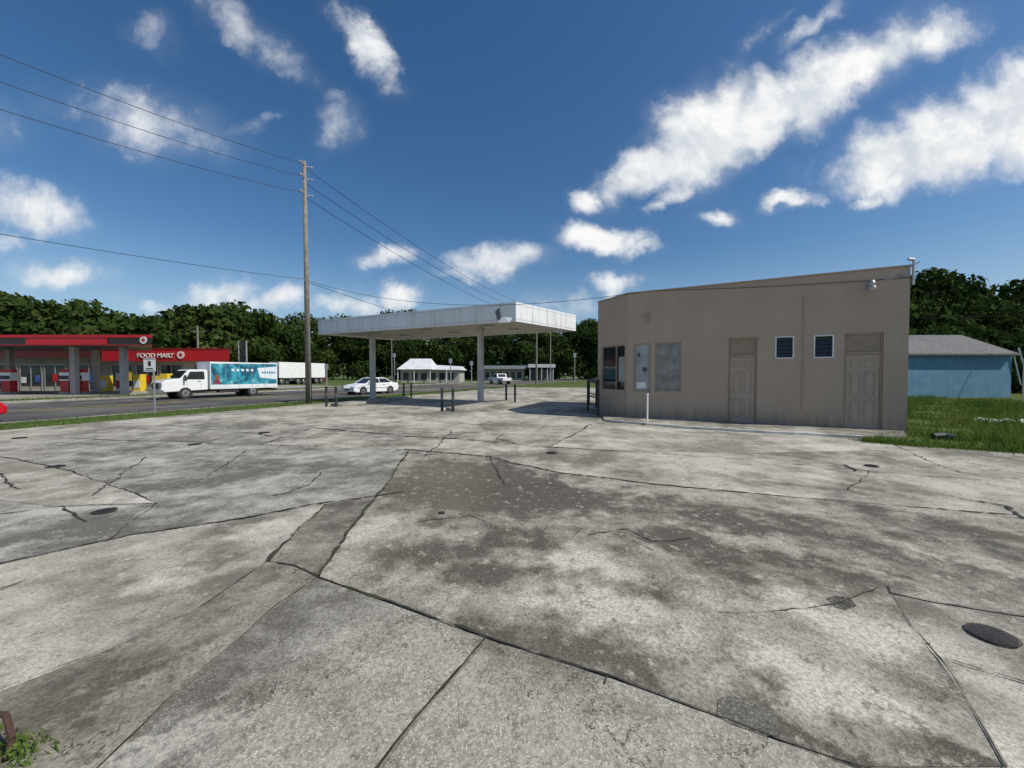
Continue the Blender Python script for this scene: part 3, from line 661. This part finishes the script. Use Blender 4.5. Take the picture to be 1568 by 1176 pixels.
# box truck
th=Vector((.50,.866,0)).normalized(); tn=Vector((th.y,-th.x,0)); F=gp(285,611,zr); og=F-tn*1.0
tr=empty('box_truck',(og.x,og.y,zr),math.atan2(-th.y,-th.x)); tr.scale=(.93,.95,1.0)
pr=[(-1.45,.6),(-1.45,1.98),(-1.3,2.05),(-.35,2.05),(-.2,1.98),(.28,1.42),(1.2,1.28),(1.38,1.15),(1.42,.62),(1.2,.5)]
MB().prism(pr,-.95,.95).make('cab',m_wpaint,tr,bevel=.05)
mb=MB()
for s in (-1,1):
    yy=s*.953; mb.add([(-1.25,yy,1.35),(-.05,yy,1.35),(-.3,yy,1.9),(-1.2,yy,1.92)],[(0,1,2,3)])
mb.add([(.262,-.85,1.452),(.262,.85,1.452),(-.165,.8,1.955),(-.165,-.8,1.955)],[(0,1,2,3)])
for v in range(len(mb.v)): 
    x,y,z=mb.v[v]; 
    if abs(y)<.9: mb.v[v]=(x+.02,y,z+.012)
mb.make('cab_glass',m_glass,tr)
mb=MB(); mb.box(1.40,1.435,-.6,.6,.72,1.12,0); mb.box(1.3,1.55,-.98,.98,.42,.66,1); 
for s in (-1,1):
    mb.box(1.36,1.44,.8*s-.14,.8*s+.14,.85,1.08,1); mb.box(-.0,.1,s*1.13-.1,s*1.13+.1,1.25,1.65,0); mb.tube((.0,s*.95,1.3),(.05,s*1.08,1.35),.02,.02,6,0)
    mb.box(-1.0,-.99+.0,s*.956-.003,s*.956+.003,.7,1.34,0); mb.box(-.12,-.11,s*.956-.003,s*.956+.003,.75,1.34,0); mb.box(-.95,-.8,s*.965-.01,s*.965+.01,1.2,1.24,0)
    mb.box(-1.4,-.4,s*.9-.1,s*.9+.1,.38,.46,0)
    mb.tube((.0,s*.3,.42),(.0,s*.8,.42),.08,.08,8,0)
mb.make('grille_bumper_mirrors',[m_black,m_chrome],tr)
mb=MB(); mb.box(-6.5,1.2,-.4,.4,.45,.62); mb.box(-3.6,-2.2,.55,1.0,.35,.62); mb.box(-6.75,-6.6,-1,1,.42,.55); mb.make('chassis',m_black,tr)
MB().box(-6.67,-1.54,-1.1,1.1,.62,2.62).make('cargo_box',m_white,tr,bevel=.03)
def wrap():
    m,t=newmat('printed_wrap'); tc=t.n('ShaderNodeTexCoord'); O=tc.outputs['Object']; n=t.noise(O,.9,6,.6,1.2); n2=t.noise(O,3,5,.6,.5)
    cr=t.n('ShaderNodeValToRGB'); e=cr.color_ramp.elements; e[0].position=.3; e[0].color=(.01,.05,.10,1); e[1].position=.72; e[1].color=(.5,.62,.62,1)
    for p_,c_ in ((.42,(.015,.12,.20)),(.52,(.03,.28,.38)),(.6,(.08,.38,.46))): q=e.new(p_); q.color=(*c_,1)
    t.l(n.outputs[0],cr.inputs[0]); col=t.mix(t.mr(n2.outputs[0],.55,.64,0,.75),cr.outputs[0],(.02,.05,.03)); finish(t,col,.35); return m
mw=wrap(); mb=MB()
for s in (-1,1):
    y=s*1.103
    mb.add([(-6.6,y,.95),(-1.6,y,.95),(-1.6,y,2.5),(-6.6,y,2.55)],[(0,1,2,3)],0)
    y=s*1.107
    mb.add([(-6.6,y,1.3),(-5.2,y,1.45),(-5.0,y,2.2),(-6.6,y,2.35)],[(0,1,2,3)],1)
    mb.add([(-6.6,y,.72),(-1.6,y,.72),(-1.6,y,.92),(-6.6,y,.92)],[(0,1,2,3)],1)
    mb.add([(-2.3,y,1.0),(-1.7,y,1.0),(-1.8,y,1.35),(-2.1,y,1.4)],[(0,1,2,3)],2); mb.add([(-2.2,y+.002*s,1.4),(-1.9,y+.002*s,1.38),(-1.85,y+.002*s,1.65),(-2.15,y+.002*s,1.7)],[(0,1,2,3)],3)
    for k in range(5): mb.add([(-4.7+k*.36,y,1.95),(-4.5+k*.36,y,1.95),(-4.46+k*.36,y,2.12),(-4.66+k*.36,y,2.12)],[(0,1,2,3)],1)
    for k in range(1,5): mb.box(-6.6+k*1.0-.01,-6.6+k*1.0+.01,s*1.109-.003,s*1.109+.003,.66,2.58,4)
    for k in range(6): mb.add([(-6.45+k*.19,y+.003*s,1.75),(-6.32+k*.19,y+.003*s,1.77),(-6.32+k*.19,y+.003*s,1.95),(-6.45+k*.19,y+.003*s,1.93)],[(0,1,2,3)],5)
mb.make('box_graphics',[mw,M('white_vinyl',(.72,.76,.78),.3),M('maroon_vinyl',(.22,.04,.06),.3),M('brown_vinyl',(.25,.10,.05),.4),m_galv,M('blue_vinyl',(.03,.2,.35),.3)],tr)
arches(tr,(0,),.93,.40); wheels(tr,(0,),1.0,.40,.26); wheels(tr,(-4.65,),1.08,.40,.5)
def pickup(loc,rz,paint):
    e=empty('pickup_truck',loc,rz)
    pr=[(-2.7,.5),(-2.75,1.1),(-.9,1.12),(-.75,1.8),(.35,1.82),(.95,1.2),(2.3,1.1),(2.5,.9),(2.5,.45)]
    MB().prism(pr,-.95,.95).make('body',paint,e,bevel=.05)
    mb=MB()
    for s in (-1,1): mb.add([(-.65,.953*s,1.2),(.8,.953*s,1.2),(.3,.953*s,1.7),(-.6,.953*s,1.7)],[(0,1,2,3)])
    mb.add([(.93,-.8,1.24),(.93,.8,1.24),(.40,.75,1.79),(.40,-.75,1.79)],[(0,1,2,3)]); mb.add([(-.905,-.75,1.25),(-.905,.75,1.25),(-.78,.7,1.72),(-.78,-.7,1.72)],[(0,1,2,3)]); mb.make('glass',m_glass,e)
    arches(e,(-1.7,1.6),.95,.38); wheels(e,(-1.7,1.6),.96,.38)
    mb=MB(); mb.box(2.45,2.56,-.9,.9,.45,.65,0); mb.box(-2.82,-2.7,-.9,.9,.5,.65,0); mb.box(-2.77,-2.74,-.94,-.8,.8,1.05,1); mb.box(-2.77,-2.74,.8,.94,.8,1.05,1); mb.make('bumpers',[m_chrome,m_redlight],e)
p=gp(765,588,zr); pickup((p.x,p.y,zr),back+math.pi+.9,m_wpaint)
def semi(px,py):
    p=gp(px,py,zr); st=empty('semi_truck',(p.x,p.y,zr),back)
    MB().box(-5,.5,-1.2,1.2,1.1,3.7).make('trailer',m_white,st,bevel=.03)
    pr=[(.8,.6),(.8,3.0),(2.0,3.1),(2.4,2.3),(2.5,1.6),(3.6,1.5),(3.7,.5)]
    MB().prism(pr,-1.15,1.15).make('cab',M('white_cab',(.7,.7,.7),.3),st,bevel=.05)
    MB().add([(2.07,-1,3.0),(2.07,1,3.0),(2.47,1,2.25),(2.47,-1,2.25)],[(0,1,2,3)]).make('windscreen',m_glass,st)
    MB().box(-5,3.2,-.5,.5,.6,1.0).make('chassis',m_black,st); wheels(st,(-4.2,-3.1,0,2.9),1.2,.5,.4)
semi(455,588); semi(424,589)
p=gp(489,585,zr); sedan((p.x,p.y,zr),back+.6,M('maroon_car_paint',(.25,.02,.02),.25,.05,1,bs=0))
# ---------------- service station across the road ----------------
m_wallb=M('beige_wall',(.40,.36,.31),.8,.12,1)
Yf=38.5; fx0=at(-260,560,Yf).x; fx1=at(351,560,Yf).x; zt=at(260,534,Yf).z; zb=at(260,553,Yf).z
fm=empty('convenience_store',(0,Yf,0),0.0)
sk=.74
def skew(mb_,x0,x1,y0,y1,z0,z1,mi=0,k=sk): return mb_.slab([(x0,y0),(x1-y0*k,y0),(x1-y1*k,y1),(x0,y1)],z0,z1,mi)
skew(MB(),fx0,fx1-.3,0,10,TER,zt-.3).make('walls',m_wallb,fm)
mb=MB(); xs=at(164,560,Yf).x; skew(mb,xs,fx1,-.5,9,zb,zt,0); mb.box(xs-.01,fx1+.36,-.53,-.501,zt-.12,zt+.02,1); mb.make('red_fascia',[m_red,M('dark_red_trim',(.25,.01,.01),.4)],fm,bevel=.02)
MB().box(fx0,xs-.02,-.4,9,zb+.3,zt-.1).make('rear_fascia',M('maroon_fascia',(.10,.02,.02),.5),fm)
mb=MB(); gl=MB(); po=MB()
x=fx0+1; k=0
while x<fx1-2.2:
    w=2.1; gl.box(x,x+w,-.04,-.01,.5 if k%3 else .1,2.5)
    for xx in (x,x+w,x+w/2): mb.box(xx-.04,xx+.04,-.08,-.041,.1,2.55)
    mb.box(x,x+w,-.078,-.042,2.5,2.58)
    for j in range(3):
        if random.random()<.35: continue
        a=x+.12+j*.68; c=random.choice([0,1,2,2,3]); po.box(a,a+.5,-.10,-.085,.7+random.random()*.3,1.3+random.random()*.7,c)
    x+=w+random.choice([.3,.3,1.2]); k+=1
gl.make('shop_windows',m_glass,fm); mb.make('mullions',m_galv,fm); po.make('posters',[m_red,m_yel,m_white,M('blue_poster',(.05,.12,.4),.5)],fm)
mb=MB()
for px in (172,196,222,250,262,300,330):
    X=at(px,590,Yf).x; c=random.choice([0,1,2]); mb.box(X,X+.7,-1.2,-.6,TER,1.3+random.random()*.4,c); mb.box(X+.05,X+.65,-1.23,-1.201,.3,1.0,(c+1)%3)
mb.make('ice_freezers_and_racks',[m_white,m_red,m_yel],fm,bevel=.01)
def text(body,size,loc,parent,mat,name):
    c=bpy.data.curves.new(name,'FONT'); c.body=body; c.size=size; c.extrude=.02; c.align_x='CENTER'; c.offset=.008; c.materials.append(mat)
    o=bpy.data.objects.new(name,c); COL.objects.link(o); o.location=loc; o.rotation_euler=(math.radians(90),0,0); o.parent=parent; return o
t1=at(246,548,Yf); tx=text('FOOD MART',.62,(t1.x,-.56,t1.z),fm,m_white,'fascia_lettering')
def star(cx,y,cz,r,parent,name='star_logo'):
    mb=MB(); mb.tube((cx,y,cz),(cx,y-.03,cz),r,r,24,0); vs=[]
    for i in range(10):
        a=math.pi/2+i*math.pi/5; q=r*(.85 if i%2==0 else .36); vs.append((cx+math.cos(a)*q,y-.035,cz+math.sin(a)*q))
    mb.add(vs+[(cx,y-.035,cz)],[(i,(i+1)%10,10) for i in range(10)],1); mb.make(name,[m_white,m_red],parent)
t2=at(284,544,Yf); star(t2.x,-.54,t2.z,.36,fm)
Yc=29.5; cx0=at(-260,520,Yc).x; cx1=at(233,520,Yc).x; zt=at(100,513,Yc).z; zb=at(100,529,Yc).z
fc=empty('service_station_canopy',(0,Yc,0),0.0)
mb=MB(); skew(mb,cx0,cx1,0,7,zb,zt,0,.93); mb.make('roof',M('black_fascia',(.035,.02,.02),.4),fc,bevel=.02)
mb=MB(); mb.box(cx0,cx1+.03,-.04,-.003,zt-.20,zt+.02,0); mb.box(at(40,520,Yc).x,at(165,520,Yc).x,-.05,-.041,zb+.05,zt-.27,0); mb.box(cx0,cx1+.01,-.03,-.003,zb,zb+.05,0); mb.make('red_stripe',m_red,fc)
t3=at(221,521,Yc); star(t3.x,-.06,t3.z,.27,fc)
mb=MB()
for px in (-120,35,76,156):
    X=at(px,560,Yc).x; yo=1.5 if px in(76,156) else 5; mb.box(X-.2,X+.2,yo,yo+.35,TER,zb,0)
mb.make('columns',M('grey_column',(.36,.34,.32),.6),fc)
for px in (100,120,10,-60):
    c=at(px,598,Yc+2); pe=empty('fuel_pump',(c.x,Yc+2.2,-.01)); mb=MB(); mb.box(-.45,.45,-.3,.3,0,.2,3); mb.box(-.35,.35,-.25,.25,.2,1.1,1); mb.box(-.4,.4,-.27,.27,1.1,1.75,0); mb.box(-.38,.38,-.28,-.271,1.2,1.5,2); mb.tube((.36,-.2,1.2),(.45,-.3,.5),.02,.02,6,2); mb.box(-.42,.42,-.2,.2,1.75,2.0,1); mb.make('pump_body',[m_white,m_red,m_black,m_kerb],pe,bevel=.02)
# ---------------- signs ----------------
c=gp(237,634); sg=empty('road_sign',(c.x,c.y,0)); zt=at(231,549,c.y).z; zb=at(231,569,c.y).z; xw=9*c.y/FP
mb=MB(); mb.box(-.025,.025,-.02,.02,-.1,zt,0); mb.make('post',m_galv,sg)
mb=MB(); mb.box(-xw-.14,xw-.14,-.03,-.022,zb,zt,0); mb.box(-xw-.115,xw-.165,-.033,-.0305,zb+.03,zb+.05,1); mb.box(-xw-.115,xw-.165,-.033,-.0305,zt-.05,zt-.03,1)
mb.box(-.2,-.08,-.033,-.0305,zb+.22,zb+.42,1); mb.box(-.28,-.0,-.033,-.0305,zb+.09,zb+.14,1); mb.make('sign_plate',[m_white,m_black],sg)
mb=MB(); c=at(372,560,52); e=empty('price_sign',(c.x,52,0)); mb.tube((-.5,0,TER),(-.5,0,at(372,522,52).z),.09,.09,8); mb.tube((.5,0,TER),(.5,0,at(372,522,52).z),.09,.09,8)
for k in range(4): mb.box(-.45,.45,-.06,.06,3.2+k*.72,3.75+k*.72,1)
mb.make('sign',[m_galv,m_black],e)
for px,Z,yt in ((600,88,514),(500,60,556),(604,80,540),(690,70,548),(722,75,552),(843,90,505),(880,80,540)):
    c=at(px,560,Z); e=empty('street_pole',(c.x,Z,TER)); h=at(px,yt,Z).z; mb=MB(); mb.tube((0,0,0),(0,0,h),.10,.07,8); 
    if h>8: mb.tube((0,0,h-.1),(1.5,0,h+.15),.05,.04,6); mb.box(1.4,2.1,-.12,.12,h+.08,h+.22)
    else: mb.box(-.3,.3,-.05,-.03,h-.8,h,0)
    mb.make('pole',m_galv,e)
# ---------------- distant buildings ----------------
Z=78; x0=at(607,570,Z).x; x1=at(706,570,Z).x; hs=empty('white_roof_house',((x0+x1)/2,Z,0),0)
w=(x1-x0)/2; pk=at(640,548,Z).z; ev=at(640,564,Z).z
MB().box(-w*.88,w*.95,.2,8,TER,ev-.15).make('walls',M('cream_wall',(.42,.39,.33),.8),hs)
m_mroof=M('white_metal_roof',(.66,.66,.67),.5,.12,1)
mb=MB()
mb.add([(-w*.97,-.6,ev-.2),(w*.12,-.6,ev-.2),(w*.12,8.6,ev-.2),(-w*.97,8.6,ev-.2),(-w*.72,4,pk),(-w*.05,4,pk)],[(0,1,5,4),(2,3,4,5),(1,2,5),(3,0,4)])
mb.add([(w*.125,-.4,ev-.25),(w*1.03,-.4,ev-.35),(w*1.03,8.4,ev-.35),(w*.125,8.4,ev-.25),(w*.125,4,ev+.75),(w*.98,4,ev+.45)],[(0,1,5,4),(2,3,4,5),(1,2,5),(3,0,4)])
mb.make('roof',m_mroof,hs)
mb=MB()
for k in range(6): mb.box(-w*.8+k*w*.28,-w*.8+k*w*.28+1.1,.14,.19,.5,1.9)
mb.make('windows',m_glass,hs)
mb=MB(); 
for k in range(4): mb.box(-w*.95+k*w*.5,-w*.95+k*w*.5+.13,-.45,-.32,TER,ev-.2)
mb.make('porch_posts',m_white,hs)
Z=108; x0=at(738,570,Z).x; x1=at(846,570,Z).x; hs=empty('roadside_shop',((x0+x1)/2,Z,0)); w=(x1-x0)/2
mb=MB(); mb.box(-w,w*.2,0,8,TER,at(760,565,Z).z,0); mb.box(-w-.5,w*.25,-2,8.5,at(760,565,Z).z,at(760,560,Z).z,1); mb.box(w*.35,w,0,8,TER,at(760,566,Z).z,2); mb.box(w*.3,w*1.05,-3,8,at(800,563,Z).z,at(800,558,Z).z,3)
for k in range(5): mb.box(w*.34+k*w*.16,w*.34+k*w*.16+.2,-2.8,-2.6,TER,at(800,563,Z).z,3)
for k in range(6): mb.box(-w*.9+k*w*.18,-w*.9+k*w*.18+1.1,-.06,-.01,.5,2.2,4)
mb.make('shop_body',[M('grey_wall',(.4,.4,.38),.8),m_galv,M('dark_wall',(.12,.12,.12),.8),M('white_canopy_edge',(.6,.6,.58),.6),m_glass],hs)
# blue shed on the right
Z=27; x0=at(1372,560,Z).x; x1=at(1549,560,Z).x; sh=empty('blue_shed',(x0,Z,0),0)
def siding():
    m,t=newmat('blue_siding'); tc=t.n('ShaderNodeTexCoord'); wv=t.n('ShaderNodeTexWave',bands_direction='X'); t.l(tc.outputs['Object'],wv.inputs[0]); wv.inputs['Scale'].default_value=1.6; wv.inputs['Distortion'].default_value=0
    n=t.noise(tc.outputs['Object'],1.5,6); col=t.mix(t.mr(n.outputs[0],.3,.7),(.10,.24,.36),(.16,.31,.43)); col=t.mix(t.mr(wv.outputs[0],.12,.0,0,.45),col,(.05,.12,.19)); finish(t,col,.7,wv.outputs[0],.15,.02); return m
zr_=at(1450,513,Z+3).z; ze=at(1450,540,Z).z
L=x1-x0
MB().prism([(0,TER),(L,TER),(L,ze),(0,ze)],0,6).make('walls',siding(),sh)
mb=MB(); mb.add([(-.3,-.35,ze-.08),(L+.1,-.35,ze-.08),(L-.1,3,zr_),(-.3,3,zr_),(-.3,6.3,ze-.08),(L+.1,6.3,ze-.08)],[(0,1,2,3),(3,2,5,4),(1,5,2)]); mb.add([(-.3,-.35,ze-.2),(L+.1,-.35,ze-.2),(L+.1,-.35,ze-.08),(-.3,-.35,ze-.08)],[(0,1,2,3)])
mb.make('shingle_roof',M('grey_shingle',(.15,.145,.14),.9,.3,6,bs=.5),sh)
mb=MB(); mb.tube((L-.05,-.1,ze),(L+.55,-.1,TER+1.0),.04,.04,6); mb.tube((L+.2,-.2,ze+.3),(L+.9,-.2,1.2),.05,.05,6); mb.make('gutter_downpipe',m_white,sh)
c=at(1566,580,23); fe=empty('board_fence',(c.x,23,0)); mb=MB()
for k in range(30): mb.box(k*.16,k*.16+.145,-.01*(k%2),.02-.01*(k%2)+.001,TER,2.5+.04*math.sin(k*2.3))
mb.make('boards',M('grey_boards',(.22,.20,.18),.9,.25,3),fe)
c=gp(1442,672); e=empty('fallen_pipe_elbow',c); mb=MB(); mb.tube((-.22,0,.07),(.05,0,.09),.07,.07,12); mb.tube((.05,0,.09),(.18,-.1,.05),.07,.085,12); mb.make('pipe',m_black,e,smooth=False)
c=gp(1540,648); e=empty('plastic_sheet',c); mb=MB(); n=8
vs=[(i*.22-.9,j*.25-.5,.08+.08*math.sin(i*1.3+j)*math.cos(j*1.7)) for j in range(5) for i in range(n)]
mb.add(vs,[(j*n+i,j*n+i+1,(j+1)*n+i+1,(j+1)*n+i) for j in range(4) for i in range(n-1)]); mb.make('sheet',m_wash,e)
# rusted bracket + weeds at the bottom-left
c=gp(12,1150); e=empty('rusty_post_stub',c); mb=MB()
mb.tube((-.25,.05,.12),(-.03,.02,.14),.012,.012,8); mb.tube((-.03,.02,.14),(.06,-.03,.08),.012,.012,8); mb.tube((.06,-.03,.08),(.05,-.05,0),.010,.010,8); mb.make('bracket',m_rust,e)
wp=[]
for i in range(260): a=random.gauss(0,.09);b_=random.gauss(0,.06); wp.append((c.x+a+.02,c.y-.04+b_,0))
quads('weeds',blades(np.array(wp),.05,.005),m_blade,3)
quads('leafy_weed',leafcloud((c.x+.0,c.y-.03,.03),(.14,.08,.04),260,.009),m_blade,4)
# ---------------- light and sky ----------------
sd=Vector((.92,-.39,0)).normalized(); el=math.radians(48); sdir=Vector((sd.x*math.cos(el),sd.y*math.cos(el),math.sin(el)))
sl=bpy.data.lights.new('sun','SUN'); sl.energy=4.1; sl.angle=math.radians(.5); sl.color=(1,.955,.87)
so=bpy.data.objects.new('sun',sl); COL.objects.link(so); so.rotation_euler=sdir.to_track_quat('Z','Y').to_euler()
w=bpy.data.worlds.new('World'); S.world=w; w.use_nodes=True; t=NT(w.node_tree)
w.cycles.sampling_method='MANUAL'; w.cycles.sample_map_resolution=256
sky=t.n('ShaderNodeTexSky',sky_type='NISHITA'); sky.sun_disc=False; sky.sun_elevation=el; sky.sun_rotation=math.atan2(sd.x,sd.y); sky.air_density=1.0; sky.dust_density=.8; sky.ozone_density=2.5; sky.altitude=0
tc=t.n('ShaderNodeTexCoord'); D=tc.outputs['Generated']; sx=t.n('ShaderNodeSeparateXYZ'); t.l(D,sx.inputs[0])
ym=t.math('MAXIMUM',sx.outputs[1],.08); u=t.math('DIVIDE',sx.outputs[0],ym); v=t.math('DIVIDE',sx.outputs[2],ym)
cb=t.n('ShaderNodeCombineXYZ'); t.l(u,cb.inputs[0]); t.l(v,cb.inputs[1]); UV=cb.outputs[0]
nz=t.noise(UV,3.4,5,.62); 
UW=t.vm('ADD',UV,t.vm('MULTIPLY',t.vm('SUBTRACT',nz.outputs['Color'],(.5,.5,.5)),(.26,.20,0)))
CL=[(985,258,95,34,32,1.0),(1075,208,105,66,40,1.15),(1155,180,70,52,0,1.1),(1235,150,95,58,22,1.1),(1320,105,110,48,30,.92),(1420,65,70,36,20,.78),(1230,45,80,22,45,.5),(1160,60,60,14,50,.35),
(1370,258,115,52,8,1.05),(1450,225,110,62,20,1.1),(1540,170,105,76,28,1.15),(1320,310,50,14,12,.75),(1210,315,36,15,15,.88),(1095,330,38,14,0,.68),(890,305,28,24,20,.85),(985,325,22,12,0,.6),(1030,300,60,18,20,.6),
(920,372,60,25,-12,1.0),(975,392,30,14,0,.7),(765,405,88,22,8,.75),(600,400,54,17,0,.7),(575,75,74,24,-52,.85),(520,190,48,42,30,.56),(390,55,130,34,-38,.48),(235,190,150,58,-12,.52),(240,70,50,28,0,.38),
(35,320,110,40,-10,.7),(105,415,78,26,0,.74),(20,375,40,16,0,.6),(330,445,78,22,0,.66),(540,460,62,20,0,.7),(430,455,62,27,15,.7),(945,435,50,14,0,.74),(620,455,38,18,0,.8),(390,190,40,14,10,.4),(700,430,50,12,0,.5),
(250,458,60,13,0,.5),(860,460,60,14,0,.5),(-120,200,160,60,0,.7),(1720,100,150,70,20,.9)]
acc=None
for (px,py,a,b,an,I) in CL:
    mp=t.n('ShaderNodeMapping',vector_type='TEXTURE'); t.l(UW,mp.inputs[0]); mp.inputs['Location'].default_value=((px-784)/FP,(573-py)/FP,0); mp.inputs['Rotation'].default_value=(0,0,math.radians(an)); mp.inputs['Scale'].default_value=(a*1.45/FP,b*1.45/FP,1)
    m_=t.mr(t.vm('LENGTH',mp.outputs[0]),1.2,.0,0,I,True)
    acc=m_ if acc is None else t.math('MAXIMUM',acc,m_)
n1=t.noise(UV,9,8,.6,.2)
dens=t.math('ADD',acc,t.math('MULTIPLY',t.math('SUBTRACT',n1.outputs[0],.5),.85))
dens=t.math('MULTIPLY',dens,t.mr(acc,0,.2))
al=t.mr(dens,.16,.88,0,1.0,True)
halo=t.math('MULTIPLY',t.mr(acc,.03,.8,0,.38,True),t.mr(nz.outputs[0],.3,.65))
al=t.math('MAXIMUM',al,halo)
al=t.math('MULTIPLY',al,t.mr(sx.outputs[1],.08,.2))
# billow shading: compare the cloud noise with a sample shifted towards the sun
n1s=t.noise(t.vm('ADD',UV,(.035,.03,0)),9,3,.6,.2)
bil=t.mr(t.math('SUBTRACT',n1.outputs[0],n1s.outputs[0]),-.12,.10)
shade=t.mr(t.noise(UW,6.5,4,.62).outputs[0],.36,.62)
sh_=t.math('ADD',t.math('MULTIPLY',shade,.45),t.math('MULTIPLY',bil,.6),clamp=True)
cc=t.mix(sh_,(6.2,6.7,7.4),(9.6,9.65,9.6))
hs_=t.n('ShaderNodeHueSaturation'); hs_.inputs['Saturation'].default_value=1.26; hs_.inputs['Value'].default_value=1.0; t.l(sky.outputs[0],hs_.inputs['Color'])
haze=t.mr(sx.outputs[2],.30,.0,0,.42,True)
skyc=t.mix(haze,hs_.outputs[0],(4.4,5.9,7.5))
col=t.mix(al,skyc,cc)
bg=t.n('ShaderNodeBackground'); bg.inputs['Strength'].default_value=.1; t.l(col,bg.inputs[0]); wo=t.n('ShaderNodeOutputWorld'); t.l(bg.outputs[0],wo.inputs[0])
